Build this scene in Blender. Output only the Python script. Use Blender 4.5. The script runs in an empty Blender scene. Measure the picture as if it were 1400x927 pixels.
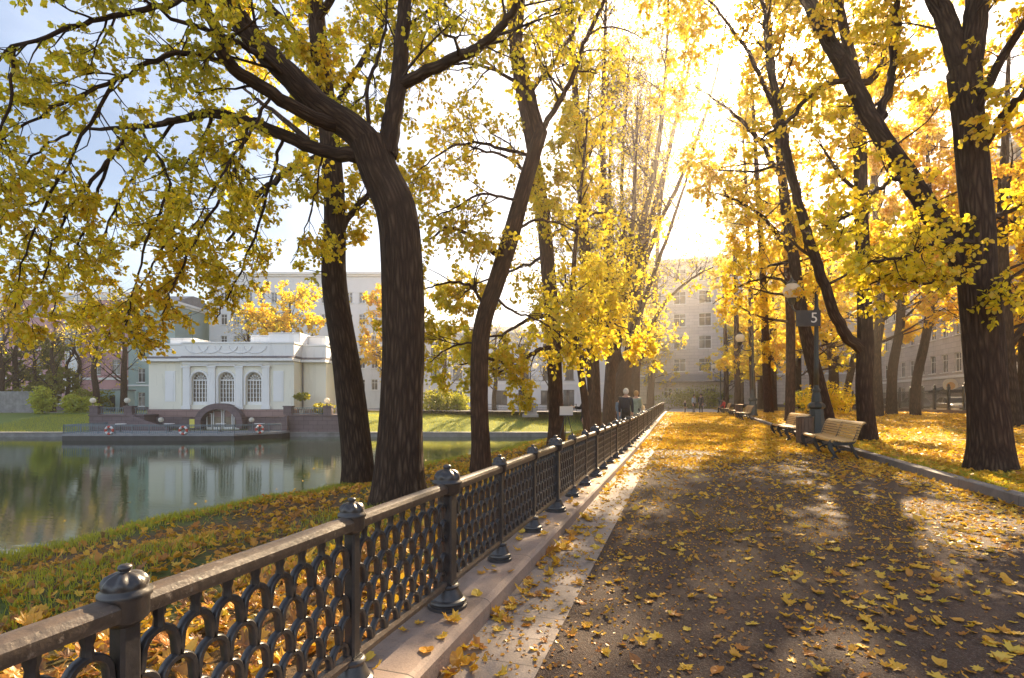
import bpy, bmesh, math, random
import numpy as np
from mathutils import Vector, Matrix

SC = bpy.context.scene
COL = SC.collection
PI = math.pi

# ------------------------------------------------------------------ camera, sky, sun, exposure
TH = math.radians(17.7)                 # the camera looks 17.7 degrees left of the path
CT, ST = math.cos(TH), math.sin(TH)
FPX, CXP, HOR = 720.0, 700.0, 549.0     # focal length and principal point in photo pixels, horizon row
EYE = 1.41
cam_d = bpy.data.cameras.new('camera')
cam_d.sensor_width = 36.0
cam_d.lens = FPX / 1400 * 36.0
cam_d.shift_y = (HOR - 463.5) / 1400
cam_d.clip_start, cam_d.clip_end = 0.05, 3000
cam = bpy.data.objects.new('camera', cam_d)
COL.objects.link(cam)
cam.location = (0, 0, EYE)
cam.rotation_euler = (PI / 2, 0, TH)
SC.camera = cam

SUN_AZ = math.radians(6.6)              # clockwise from +Y
SUN_EL = math.radians(31.8)
SUNV = Vector((math.sin(SUN_AZ) * math.cos(SUN_EL), math.cos(SUN_AZ) * math.cos(SUN_EL), math.sin(SUN_EL)))
world = bpy.data.worlds.new('World')
SC.world = world
world.use_nodes = True
wn = world.node_tree
wn.nodes.clear()
w_out = wn.nodes.new('ShaderNodeOutputWorld')
w_bg = wn.nodes.new('ShaderNodeBackground')
w_sky = wn.nodes.new('ShaderNodeTexSky')
w_sky.sky_type = 'NISHITA'
w_sky.sun_disc = False
w_sky.sun_elevation = SUN_EL
w_sky.sun_rotation = SUN_AZ
w_sky.air_density = 1.0
w_sky.dust_density = 1.6
w_sky.ozone_density = 1.0
w_bg.inputs['Strength'].default_value = 0.05
wn.links.new(w_sky.outputs['Color'], w_bg.inputs['Color'])
# the bright aureole of a hazy sky round the sun, and thin bright cloud over the rest
w_tc = wn.nodes.new('ShaderNodeTexCoord')
w_dot = wn.nodes.new('ShaderNodeVectorMath'); w_dot.operation = 'DOT_PRODUCT'
w_dot.inputs[1].default_value = SUNV
wn.links.new(w_tc.outputs['Generated'], w_dot.inputs[0])
def wmath(op, a, b=None):
    n = wn.nodes.new('ShaderNodeMath'); n.operation = op
    for i, v in enumerate((a, b)):
        if v is None: continue
        if isinstance(v, (int, float)): n.inputs[i].default_value = v
        else: wn.links.new(v, n.inputs[i])
    return n.outputs[0]
w_c = wmath('MAXIMUM', w_dot.outputs['Value'], 0.0)
w_core = wmath('MULTIPLY', wmath('POWER', w_c, 520.0), 14.0)
w_mid = wmath('MULTIPLY', wmath('POWER', w_c, 40.0), .20)
w_wide = wmath('MULTIPLY', wmath('POWER', w_c, 5.0), 0.045)
w_sum = wmath('ADD', wmath('ADD', w_core, w_mid), w_wide)
w_bg2 = wn.nodes.new('ShaderNodeBackground')
w_bg2.inputs['Color'].default_value = (1.0, 0.80, 0.55, 1)
wn.links.new(w_sum, w_bg2.inputs['Strength'])
w_noise = wn.nodes.new('ShaderNodeTexNoise')
w_noise.inputs['Scale'].default_value = 2.2
w_noise.inputs['Detail'].default_value = 6
w_map = wn.nodes.new('ShaderNodeMapping')
w_map.inputs['Scale'].default_value = (1, 1, 2.5)
wn.links.new(w_tc.outputs['Generated'], w_map.inputs['Vector'])
wn.links.new(w_map.outputs[0], w_noise.inputs['Vector'])
w_cl_fill = wmath('MULTIPLY', wmath('MAXIMUM', wmath('SUBTRACT', w_noise.outputs[0], 0.38), 0.0), .5)
w_back_fill = wmath('MULTIPLY', wmath('MAXIMUM', wmath('MULTIPLY', w_dot.outputs['Value'], -1.0), 0.0), 0.30)   # added fill light: unseen sky opposite the sun brightened to lift shaded fronts
w_cl_fill = wmath('ADD', w_cl_fill, w_back_fill)  # thin cloud plus the added fill
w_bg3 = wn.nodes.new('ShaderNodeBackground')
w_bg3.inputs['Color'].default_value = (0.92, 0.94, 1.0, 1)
wn.links.new(w_cl_fill, w_bg3.inputs['Strength'])
w_a1 = wn.nodes.new('ShaderNodeAddShader')
w_a2 = wn.nodes.new('ShaderNodeAddShader')
wn.links.new(w_bg.outputs[0], w_a1.inputs[0]); wn.links.new(w_bg2.outputs[0], w_a1.inputs[1])
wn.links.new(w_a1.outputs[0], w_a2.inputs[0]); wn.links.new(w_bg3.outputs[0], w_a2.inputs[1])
wn.links.new(w_a2.outputs[0], w_out.inputs['Surface'])

sun_d = bpy.data.lights.new('sun', 'SUN')
sun_d.energy = 5.0
sun_d.angle = math.radians(0.53)
sun_d.color = (1.0, 0.77, 0.49)
sun = bpy.data.objects.new('sun', sun_d)
COL.objects.link(sun)
sun.rotation_euler = (-SUNV).to_track_quat('-Z', 'Y').to_euler()
sun.location = (5, 40, 40)

SC.view_settings.view_transform = 'Standard'
SC.view_settings.look = 'None'
SC.view_settings.gamma = 1
SC.view_settings.exposure = 1.95
SC.render.engine = 'CYCLES'
SC.cycles.max_bounces = 8
SC.cycles.transmission_bounces = 6
SC.cycles.transparent_max_bounces = 8
SC.cycles.caustics_reflective = False
SC.cycles.caustics_refractive = False
SC.cycles.use_denoising = True
SC.cycles.sample_clamp_indirect = 6.0

# ------------------------------------------------------------------ placing helpers
def cw(xc, d, z=0.0):                   # camera-aligned ground axes (right, forward) -> world
    return np.array((xc * CT - d * ST, xc * ST + d * CT, z))
def pt(px, py, d):                      # where the photo's pixel lies at depth d
    return cw((px - CXP) / FPX * d, d, EYE - (py - HOR) / FPX * d)
def sstep(a, b, x):
    t = np.clip((np.asarray(x, float) - a) / (b - a), 0, 1)
    return t * t * (3 - 2 * t)
def gz(y):                              # the path climbs a little towards its end
    return 0.35 * sstep(12, 50, y)
ZW = -1.9                               # pond level
FAR_D = 49.6                            # far quay
def lip(y): return -8.6 + 0.085 * np.asarray(y, float)
def bumps(x, y):
    return 0.035 * np.sin(1.3 * x + 0.7 * y) + 0.03 * np.sin(0.9 * y - 1.7 * x + 1.0) + 0.02 * np.sin(2.9 * y + 2.1 * x)
def ground_h(x, y):
    x = np.asarray(x, float); y = np.asarray(y, float)
    d = -x * ST + y * CT
    g = gz(y)
    mid = g - 0.06
    right = 0.115 + g + 0.2 * sstep(5, 18, x) * (1 - g / 0.35) + bumps(x, y) * sstep(4.6, 6, x) * 0.6
    xl = lip(y)
    t = (-1.56 - x) / (-1.56 - xl)
    bank = 0.06 + g + (-0.62 - g * 0.6) * (0.55 * sstep(0, 1, t) + 0.45 * np.clip(t, 0, 1)) + bumps(x, y) * sstep(0, .15, t)
    drop = sstep(0, 1.7, xl - x)
    bank = bank * (1 - drop) + (-2.7) * drop
    farp = np.where(d < FAR_D, -2.7, -1.62 + 1.72 * sstep(-4, 11, d - FAR_D - .6) * 1.0)
    farp = np.where(d >= FAR_D, -1.6 + 1.7 * sstep(-3, 10.5, d - FAR_D) - 0.28, farp)
    farp = np.where(d > FAR_D + 10.5, 0.1, farp)
    left = np.maximum(bank, farp)
    z = np.where(x > 4.36, right, np.where(x > -1.5, mid, left))
    return z

# ------------------------------------------------------------------ mesh + node helpers
def mesh_np(name, V, quads=None, tris=None, attrs=None, smooth=True, mats=(), midx=None):
    me = bpy.data.meshes.new(name)
    V = np.asarray(V, np.float32).reshape(-1, 3)
    me.vertices.add(len(V)); me.vertices.foreach_set('co', V.ravel())
    idx, start, tot = [], [], []
    off = 0
    for F, k in ((quads, 4), (tris, 3)):
        if F is None or len(F) == 0: continue
        F = np.asarray(F, np.int32).reshape(-1, k)
        idx.append(F.ravel()); n = len(F)
        start.append(off + np.arange(n, dtype=np.int32) * k); tot.append(np.full(n, k, np.int32)); off += n * k
    idx = np.concatenate(idx); start = np.concatenate(start); tot = np.concatenate(tot)
    me.loops.add(len(idx)); me.loops.foreach_set('vertex_index', idx)
    me.polygons.add(len(start)); me.polygons.foreach_set('loop_start', start)
    try: me.polygons.foreach_set('loop_total', tot)
    except Exception: pass
    me.polygons.foreach_set('use_smooth', np.full(len(start), bool(smooth)))
    if midx is not None: me.polygons.foreach_set('material_index', np.asarray(midx, np.int32))
    for m in mats: me.materials.append(m)
    for k, a in (attrs or {}).items():
        a = np.asarray(a, np.float32)
        if a.ndim == 1:
            at = me.attributes.new(k, 'FLOAT', 'POINT'); at.data.foreach_set('value', a)
        else:
            at = me.attributes.new(k, 'FLOAT_VECTOR', 'POINT'); at.data.foreach_set('vector', a.ravel())
    me.update(calc_edges=True)
    me.validate(clean_customdata=False)
    return me
def link(name, me, parent=None, loc=None):
    o = bpy.data.objects.new(name, me); COL.objects.link(o)
    if parent is not None: o.parent = parent
    if loc is not None: o.location = loc
    return o
def root(name, label, cat, loc=(0, 0, 0), rz=0.0, group=None):
    o = bpy.data.objects.new(name, None); COL.objects.link(o)
    o.empty_display_size = 0.2
    o.location = loc; o.rotation_euler = (0, 0, rz)
    tag(o, label, cat, group)
    return o
def tag(o, label=None, cat=None, group=None, kind=None):
    if label: o['label'] = label
    if cat: o['category'] = cat
    if group: o['group'] = group
    if kind: o['kind'] = kind
    return o
def copy_thing(r, loc, rz, label, scale=1.0, group=None):
    n = r.copy(); COL.objects.link(n); n.location = loc; n.rotation_euler = (0, 0, rz)
    n.scale = (scale, scale, scale) if not isinstance(scale, tuple) else scale
    n['label'] = label
    if group: n['group'] = group
    for c in list(r.children):
        k = c.copy(); COL.objects.link(k); k.parent = n
        for g in list(c.children):
            q = g.copy(); COL.objects.link(q); q.parent = k
    return n

class MB:                               # collects shapes for ONE mesh
    def __init__(s): s.V = []; s.Q = []; s.T = []; s.n = 0
    def add(s, V, Q=None, T=None):
        V = np.asarray(V, float).reshape(-1, 3)
        if Q is not None and len(Q): s.Q.append(np.asarray(Q, int) + s.n)
        if T is not None and len(T): s.T.append(np.asarray(T, int) + s.n)
        s.V.append(V); s.n += len(V); return s
    def box(s, x0, x1, y0, y1, z0, z1, rot=None, piv=None):
        V = np.array([(x, y, z) for z in (z0, z1) for y in (y0, y1) for x in (x0, x1)], float)
        if rot is not None:
            p = np.asarray(piv, float); R = np.array(rot)
            V = (V - p) @ R.T + p
        return s.add(V, [(0, 2, 3, 1), (4, 5, 7, 6), (0, 1, 5, 4), (2, 6, 7, 3), (0, 4, 6, 2), (1, 3, 7, 5)])
    def cbox(s, x0, x1, y0, y1, z0, z1, b=0.01):    # box with chamfered edges
        bm = bmesh.new(); bmesh.ops.create_cube(bm, size=1.0)
        bmesh.ops.scale(bm, vec=(x1 - x0, y1 - y0, z1 - z0), verts=bm.verts)
        bmesh.ops.translate(bm, vec=((x0 + x1) / 2, (y0 + y1) / 2, (z0 + z1) / 2), verts=bm.verts)
        bmesh.ops.bevel(bm, geom=list(bm.edges), offset=b, segments=1, affect='EDGES')
        return s.bm(bm)
    def bm(s, bm, M=None):
        bmesh.ops.triangulate(bm, faces=[f for f in bm.faces if len(f.verts) > 4])
        bm.verts.index_update()
        V = [tuple(v.co) for v in bm.verts]
        Q = [[v.index for v in f.verts] for f in bm.faces if len(f.verts) == 4]
        T = [[v.index for v in f.verts] for f in bm.faces if len(f.verts) == 3]
        bm.free()
        V = np.array(V)
        if M is not None:
            M = np.array(M); V = V @ M[:3, :3].T + M[:3, 3]
        return s.add(V, Q, T)
    def tube(s, P, R, n=8, caps=True):
        V, Q, _ = tube_np(np.asarray(P, float), R, n)
        T = []
        if caps:
            m = len(V); V = np.vstack([V, P[0], P[-1]]); k = m - n
            for i in range(n):
                j = (i + 1) % n
                T.append((m, j, i)); T.append((m + 1, k + i, k + j))
        return s.add(V, Q, T)
    def lathe(s, prof, n=16, c=(0, 0, 0), lobes=0, la=0.0, ph=0.0):   # profile of (r, z) or (r, z, lobe amount)
        V, Q = [], []
        for k, p in enumerate(prof):
            r, z = p[0], p[1]; a = p[2] if len(p) > 2 else 0
            for i in range(n):
                t = 2 * PI * i / n + ph
                rr = r * (1 - a * (0.5 - 0.5 * math.cos(lobes * t)) if lobes else 1)
                V.append((c[0] + rr * math.cos(t), c[1] + rr * math.sin(t), c[2] + z))
        for k in range(len(prof) - 1):
            for i in range(n):
                j = (i + 1) % n
                Q.append((k * n + i, k * n + j, (k + 1) * n + j, (k + 1) * n + i))
        T = []
        m = len(V); V.append((c[0], c[1], c[2] + prof[0][1])); V.append((c[0], c[1], c[2] + prof[-1][1])); kk = (len(prof) - 1) * n
        for i in range(n):
            j = (i + 1) % n
            T.append((m, j, i)); T.append((m + 1, kk + i, kk + j))
        return s.add(V, Q, T)
    def prism(s, poly, axis, a0, a1):               # 2D outline extruded along an axis ('x': poly is (y,z); 'y': poly is (x,z); 'z': (x,y))
        bm = bmesh.new()
        def p3(u, v, a): return {'x': (a, u, v), 'y': (u, a, v), 'z': (u, v, a)}[axis]
        A = [bm.verts.new(p3(u, v, a0)) for u, v in poly]; B = [bm.verts.new(p3(u, v, a1)) for u, v in poly]
        n = len(poly)
        for i in range(n):
            j = (i + 1) % n; bm.faces.new((A[i], A[j], B[j], B[i]))
        bm.faces.new(A[::-1]); bm.faces.new(B)
        bmesh.ops.recalc_face_normals(bm, faces=bm.faces)
        return s.bm(bm)
    def ball(s, c, r, u=16, v=10, sc=(1, 1, 1)):
        bm = bmesh.new(); bmesh.ops.create_uvsphere(bm, u_segments=u, v_segments=v, radius=r)
        return s.bm(bm, Matrix.Translation(c) @ Matrix.Diagonal((*sc, 1)))
    def build(s, name, mat, parent=None, smooth=False, loc=None, auto=None):
        Q = np.vstack(s.Q) if s.Q else None; T = np.vstack(s.T) if s.T else None
        me = mesh_np(name, np.vstack(s.V), Q, T, smooth=smooth, mats=[mat] if mat else [])
        if auto is not None:
            me.polygons.foreach_set('use_smooth', np.ones(len(me.polygons), bool))
            try: me.set_sharp_from_angle(angle=math.radians(auto))
            except Exception: pass
        return link(name, me, parent, loc)

def tube_np(P, R, n):
    P = np.asarray(P, float); N = len(P)
    R = np.broadcast_to(np.asarray(R, float), (N,))
    T = np.gradient(P, axis=0); T /= np.linalg.norm(T, axis=1)[:, None] + 1e-9
    ref = np.array((1.0, 0, 0)) if abs(T[0][0]) < .8 else np.array((0, 1.0, 0))
    u = ref - T[0] * ref.dot(T[0]); u /= np.linalg.norm(u)
    U = np.zeros((N, 3))
    for i in range(N):
        u = u - T[i] * u.dot(T[i]); u /= np.linalg.norm(u) + 1e-9; U[i] = u
    W = np.cross(T, U)
    a = np.arange(n) * 2 * PI / n
    ca, sa = np.cos(a), np.sin(a)
    V = P[:, None, :] + R[:, None, None] * (ca[None, :, None] * U[:, None, :] + sa[None, :, None] * W[:, None, :])
    i = np.arange(N - 1)[:, None] * n; j = np.arange(n)[None, :]; j2 = (j + 1) % n
    Q = np.stack([i + j, i + j2, i + n + j2, i + n + j], -1).reshape(-1, 4)
    L = np.concatenate([[0], np.cumsum(np.linalg.norm(np.diff(P, axis=0), axis=1))])
    B = np.stack([np.broadcast_to(ca[None] , (N, n)) * R[:, None], np.broadcast_to(sa[None], (N, n)) * R[:, None], np.broadcast_to(L[:, None], (N, n))], -1).reshape(-1, 3)
    return V.reshape(-1, 3), Q, B

class NT:                               # terse node building
    def __init__(s, name, rough=0.7):
        s.m = bpy.data.materials.new(name); s.m.use_nodes = True
        s.t = s.m.node_tree; s.N = s.t.nodes; s.L = s.t.links
        s.N.clear()
        s.out = s.N.new('ShaderNodeOutputMaterial')
        s.b = s.N.new('ShaderNodeBsdfPrincipled')
        s.b.inputs['Roughness'].default_value = rough
        s.L.new(s.b.outputs[0], s.out.inputs[0])
    def n(s, typ, **kw):
        n = s.N.new(typ)
        for k, v in kw.items(): setattr(n, k, v)
        return n
    def set(s, n, key, v):
        if isinstance(v, bpy.types.NodeSocket): s.L.new(v, n.inputs[key])
        else: n.inputs[key].default_value = v
    def obj(s): return s.n('ShaderNodeTexCoord').outputs['Object']
    def attr(s, name, out='Fac'): return s.n('ShaderNodeAttribute', attribute_name=name).outputs[out]
    def mapping(s, v, sc=(1, 1, 1), rot=(0, 0, 0)):
        m = s.n('ShaderNodeMapping'); s.L.new(v, m.inputs[0]); m.inputs['Scale'].default_value = sc; m.inputs['Rotation'].default_value = rot
        return m.outputs[0]
    def noise(s, v=None, scale=5, detail=4, rough=.55, dist=0):
        n = s.n('ShaderNodeTexNoise')
        if v is not None: s.L.new(v, n.inputs['Vector'])
        n.inputs['Scale'].default_value = scale; n.inputs['Detail'].default_value = detail
        n.inputs['Roughness'].default_value = rough; n.inputs['Distortion'].default_value = dist
        return n.outputs[0]
    def voro(s, v=None, scale=5, feature='F1', out='Distance'):
        n = s.n('ShaderNodeTexVoronoi', feature=feature)
        if v is not None: s.L.new(v, n.inputs['Vector'])
        n.inputs['Scale'].default_value = scale
        return n.outputs[out]
    def ramp(s, f, stops, interp='LINEAR'):
        r = s.n('ShaderNodeValToRGB'); s.L.new(f, r.inputs[0]); r.color_ramp.interpolation = interp
        e = r.color_ramp.elements
        while len(e) < len(stops): e.new(0.5)
        for i, (p, c) in enumerate(stops):
            e[i].position = p; e[i].color = (*c, 1) if len(c) == 3 else c
        return r.outputs[0]
    def mix(s, f, a, b, mode='MIX'):
        m = s.n('ShaderNodeMix', data_type='RGBA', blend_type=mode)
        s.set(m, 0, f)
        for i, v in ((6, a), (7, b)):
            if isinstance(v, bpy.types.NodeSocket): s.L.new(v, m.inputs[i])
            else: m.inputs[i].default_value = (*v, 1) if len(v) == 3 else v
        return m.outputs[2]
    def math(s, op, a, b=0.0, clamp=False):
        m = s.n('ShaderNodeMath', operation=op); m.use_clamp = clamp
        s.set(m, 0, a); s.set(m, 1, b); return m.outputs[0]
    def bump(s, h, strength=.5, dist=.02):
        b = s.n('ShaderNodeBump'); s.L.new(h, b.inputs['Height']); b.inputs['Strength'].default_value = strength; b.inputs['Distance'].default_value = dist
        s.L.new(b.outputs[0], s.b.inputs['Normal']); return b
    def col(s, c):
        if isinstance(c, bpy.types.NodeSocket): s.L.new(c, s.b.inputs['Base Color'])
        else: s.b.inputs['Base Color'].default_value = (*c, 1)
        return s

def mottled(name, c1, c2, scale=4, rough=.8, bump=.2, bscale=40, bdist=.01, metal=0, spec=None):
    t = NT(name, rough); o = t.obj()
    n = t.noise(o, scale, 6, .6)
    t.col(t.ramp(n, [(.3, c1), (.7, c2)]))
    if bump: t.bump(t.noise(o, bscale, 3), bump, bdist)
    t.b.inputs['Metallic'].default_value = metal
    if spec is not None: t.b.inputs['Specular IOR Level'].default_value = spec
    return t.m

# ------------------------------------------------------------------ materials
def leaf_material(name, stops, trans=.5, veins=False):
    t = NT(name, .5)
    c = t.ramp(t.attr('tint'), stops)
    n = t.noise(t.obj(), 3.0 if not veins else 25, 3)
    c = t.mix(t.math('MULTIPLY', n, .16), c, (.30, .12, .02))
    d = t.n('ShaderNodeBsdfDiffuse'); t.L.new(c, d.inputs['Color'])
    tr = t.n('ShaderNodeBsdfTranslucent'); t.L.new(t.mix(.5, c, (1.0, .84, .06), 'MIX'), tr.inputs['Color'])
    g = t.n('ShaderNodeBsdfGlossy'); g.inputs['Roughness'].default_value = .35; g.inputs['Color'].default_value = (.9, .9, .85, 1)
    m1 = t.n('ShaderNodeMixShader'); m1.inputs[0].default_value = trans
    t.L.new(d.outputs[0], m1.inputs[1]); t.L.new(tr.outputs[0], m1.inputs[2])
    m2 = t.n('ShaderNodeMixShader'); m2.inputs[0].default_value = .04
    t.L.new(m1.outputs[0], m2.inputs[1]); t.L.new(g.outputs[0], m2.inputs[2])
    t.L.new(m2.outputs[0], t.out.inputs[0])
    t.N.remove(t.b)
    return t.m
GREEN, YGREEN, YELLOW, GOLD, ORANGE, BROWN = (.24, .29, .015), (.62, .57, .02), (.88, .67, .025), (.88, .50, .02), (.80, .30, .015), (.20, .08, .02)
M_LEAF = leaf_material('autumn_leaf', [(0, GREEN), (.25, YGREEN), (.5, YELLOW), (.75, GOLD), (1, ORANGE)], .70)
M_LITTER = leaf_material('fallen_leaf', [(0, (.80, .56, .09)), (.25, (.80, .48, .05)), (.5, (.70, .34, .04)), (.75, (.46, .17, .035)), (1, (.17, .075, .035))], .25, True)
M_GREENLEAF = leaf_material('green_leaf', [(0, (.04, .06, .015)), (.5, (.12, .19, .02)), (1, (.42, .50, .04))], .4)
M_GRASS = leaf_material('grass_blade', [(0, (.09, .16, .015)), (.5, (.19, .29, .025)), (1, (.40, .40, .05))], .5)

def bark_material(name, c1, c2, c3):
    t = NT(name, .9)
    a = t.n('ShaderNodeAttribute', attribute_name='bark').outputs['Vector']
    v = t.mapping(a, (24, 24, .8))
    n1 = t.noise(v, 1.0, 8, .7, 1.6)
    n2 = t.noise(t.mapping(a, (6, 6, 1.5)), 1.0, 6)
    vo = t.voro(t.mapping(a, (17, 17, 2.4)), 1.0, 'DISTANCE_TO_EDGE')
    h = t.math('ADD', t.math('MULTIPLY', n1, .7), t.math('MULTIPLY', t.math('MINIMUM', vo, .35), 1.2))
    c = t.ramp(h, [(.28, c1), (.6, c2), (1.0, c3)])
    c = t.mix(t.math('MULTIPLY', n2, .5), c, c2)
    t.col(c)
    t.b.inputs['Specular IOR Level'].default_value = .25
    t.bump(h, 1.0, .035)
    return t.m
M_BARK = bark_material('dark_bark', (.015, .009, .006), (.060, .036, .024), (.17, .115, .078))
M_BARK2 = bark_material('reddish_bark', (.022, .012, .008), (.085, .045, .028), (.19, .11, .07))

def path_material():
    t = NT('gritty_path', .8); o = t.obj()
    sp = t.voro(o, 140, 'F1', 'Color')
    n = t.noise(o, .7, 6, .6)
    base = t.ramp(n, [(.3, (.043, .023, .016)), (.7, (.088, .049, .033))])
    g = t.n('ShaderNodeSeparateColor'); t.L.new(sp, g.inputs[0])
    c = t.mix(t.math('MULTIPLY', t.math('GREATER_THAN', g.outputs[0], .80), .6), base, (.15, .12, .10))
    c = t.mix(t.math('MULTIPLY', t.math('GREATER_THAN', g.outputs[1], .85), .55), c, (.012, .010, .010))
    crumb = t.math('MULTIPLY', t.math('GREATER_THAN', t.noise(o, 38, 5, .7), .62), .55)
    c = t.mix(crumb, c, (.16, .085, .03))
    t.col(c)
    t.b.inputs['Specular IOR Level'].default_value = .36
    h = t.math('ADD', t.math('MULTIPLY', t.voro(o, 140), .6), t.noise(o, 30, 4))
    t.bump(h, .8, .012)
    return t.m
M_PATH = path_material()
def stone_material(name, c1, c2, joint, axis, rough=.75, jw=.006, off=0.0):
    t = NT(name, rough); o = t.obj()
    n = t.noise(o, 2.2, 8, .65); n2 = t.noise(o, 90, 2)
    c = t.ramp(n, [(.3, c1), (.7, c2)])
    c = t.mix(t.math('MULTIPLY', t.math('GREATER_THAN', n2, .62), .35), c, tuple(x * .45 for x in c1))
    s = t.n('ShaderNodeSeparateXYZ'); t.L.new(o, s.inputs[0])
    f = t.math('FRACT', t.math('DIVIDE', t.math('ADD', s.outputs[axis], 100 + off), joint))
    line = t.math('LESS_THAN', f, jw / joint)
    blk = t.math('FLOOR', t.math('DIVIDE', t.math('ADD', s.outputs[axis], 100 + off), joint))
    wn_ = t.n('ShaderNodeTexWhiteNoise', noise_dimensions='1D'); t.L.new(blk, wn_.inputs['W'])
    c = t.mix(t.math('MULTIPLY', wn_.outputs[0], .35), c, tuple(x * .6 for x in c1))
    st = t.ramp(t.noise(o, 1.1, 7, .7, 1.0), [(.50, (0, 0, 0)), (.66, (1, 1, 1))]); c = t.mix(t.math('MULTIPLY', st, .45), c, tuple(x * .35 for x in c1))
    c = t.mix(t.math('MULTIPLY', line, .85), c, (.03, .025, .02))
    t.col(c)
    t.bump(t.math('SUBTRACT', t.noise(o, 60, 4), t.math('MULTIPLY', line, 1.5)), .35, .008)
    return t.m
M_PAVER = stone_material('paving_slab', (.27, .215, .18), (.40, .33, .28), .315, 1)
M_KERB = stone_material('kerb_stone', (.25, .18, .145), (.37, .275, .225), 1.005, 1, jw=.008, off=.31)
M_KERB2 = stone_material('grey_kerb_stone', (.16, .145, .14), (.26, .235, .22), 1.6, 1, jw=.010)

def iron(name, c, rough, flake=0.0):
    t = NT(name, rough); o = t.obj()
    n = t.noise(o, 28, 6, .7)
    cc = t.ramp(n, [(.35, tuple(x * .75 for x in c)), (.65, tuple(x * 1.3 for x in c))])
    if flake:
        f = t.math('GREATER_THAN', t.noise(o, 34, 8, .75), .60)
        cc = t.mix(t.math('MULTIPLY', f, flake), cc, (.23, .18, .135))
        r = t.math('ADD', t.math('MULTIPLY', f, .25), rough); t.L.new(r, t.b.inputs['Roughness'])
        t.bump(t.math('ADD', t.math('MULTIPLY', f, -.6), t.noise(o, 60, 5)), .45, .004)
    else:
        t.bump(t.noise(o, 45, 5), .35, .004)
    t.col(cc)
    t.b.inputs['Specular IOR Level'].default_value = .6
    return t.m
M_IRON = iron('painted_iron', (.034, .030, .030), .36)
M_RAIL = iron('worn_rail_paint', (.075, .055, .042), .40, .7)
M_DARKIRON = iron('black_iron', (.02, .02, .021), .4)
M_LAMPIRON = iron('green_black_iron', (.028, .034, .032), .42)

def slat_wood():
    t = NT('yellow_varnished_wood', .35); o = t.obj()
    n = t.noise(t.mapping(o, (1.5, 40, 40)), 1, 5, .6, .5)
    c = t.ramp(n, [(.3, (.36, .20, .055)), (.7, (.58, .36, .10))])
    t.col(c); t.bump(n, .2, .003)
    return t.m
M_WOOD = slat_wood()
M_BINWOOD = mottled('brown_bin_slats', (.085, .055, .038), (.15, .10, .07), 8, .6)

def wall_mat(name, c, var=.12, rough=.85, joints=None):
    t = NT(name, rough); o = t.obj()
    n = t.noise(o, .35, 6, .65); n2 = t.noise(t.mapping(o, (1.2, 1.2, .18)), 1.5, 5)
    cc = t.ramp(n, [(.25, tuple(x * (1 - var) for x in c)), (.75, c)])
    cc = t.mix(t.math('MULTIPLY', t.math('GREATER_THAN', n2, .6), .16), cc, tuple(x * .55 for x in c))
    if joints:
        br = t.n('ShaderNodeTexBrick'); t.L.new(t.mapping(o, (1, 1, 1), (PI / 2, 0, 0)), br.inputs['Vector'])
        br.inputs['Scale'].default_value = 1.0; br.inputs['Brick Width'].default_value = joints[0]; br.inputs['Row Height'].default_value = joints[1]
        br.inputs['Mortar Size'].default_value = .02
        br.inputs['Color1'].default_value = (1, 1, 1, 1); br.inputs['Color2'].default_value = (.86, .86, .86, 1); br.inputs['Mortar'].default_value = (.55, .55, .55, 1)
        cc = t.mix(1.0, cc, br.outputs[0], 'MULTIPLY')
    t.col(cc); t.bump(t.noise(o, 12, 4), .15, .01)
    return t.m
M_CREAM = wall_mat('cream_stucco', (.84, .81, .69), .06)
M_WHITE = wall_mat('white_trim', (.84, .84, .83), .05)
M_PINKPLINTH = wall_mat('pink_granite', (.36, .25, .235), .2, joints=(1.2, .45))
M_GRANITE = wall_mat('terrace_granite', (.20, .155, .165), .35, joints=(.9, .4))
M_PINK = wall_mat('pink_stucco', (.58, .33, .34), .15)
M_TEAL = wall_mat('teal_stucco', (.36, .47, .45), .12)
M_PALE = wall_mat('pale_grey_stucco', (.76, .77, .79), .08)
M_WARMPALE = wall_mat('warm_pale_facade', (.66, .60, .56), .12, joints=(1.6, .55))
M_STONEWALL = wall_mat('rusticated_facade', (.60, .55, .53), .15, joints=(1.3, .6))
M_ROOF = mottled('roof_metal', (.14, .14, .15), (.24, .24, .25), 2, .5)
M_DARKTRIM = mottled('dark_cornice', (.10, .09, .10), (.16, .145, .15), 2, .7)
M_WIN = None
def glass():
    t = NT('window_glass', .06)
    n = t.noise(t.obj(), .6, 3)
    t.col(t.ramp(n, [(.3, (.035, .04, .045)), (.7, (.13, .13, .13))]))
    t.b.inputs['Specular IOR Level'].default_value = .8
    return t.m
M_GLASS = glass()
def warm_glass():
    t = NT('lit_interior_glass', .1)
    n = t.noise(t.obj(), .9, 4)
    t.col(t.ramp(n, [(.35, (.07, .065, .06)), (.6, (.22, .18, .13)), (.75, (.42, .34, .22))]))
    t.b.inputs['Specular IOR Level'].default_value = .5
    return t.m
M_WARMGLASS = warm_glass()
M_QUAY = mottled('quay_concrete', (.16, .16, .16), (.30, .30, .30), 1.5, .8)
M_HULL = mottled('dark_hull', (.018, .020, .023), (.04, .042, .047), 1.5, .5)
M_DECK = mottled('grey_deck_edge', (.20, .21, .23), (.30, .31, .33), 3, .6)
M_RAILBLUE = mottled('blue_grey_railing', (.12, .17, .20), (.18, .24, .27), 5, .5)
M_RED = mottled('red_buoy', (.50, .05, .03), (.62, .08, .05), 5, .5, 0)
M_BUOYW = mottled('white_buoy', (.7, .7, .7), (.8, .8, .8), 5, .5, 0)
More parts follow.
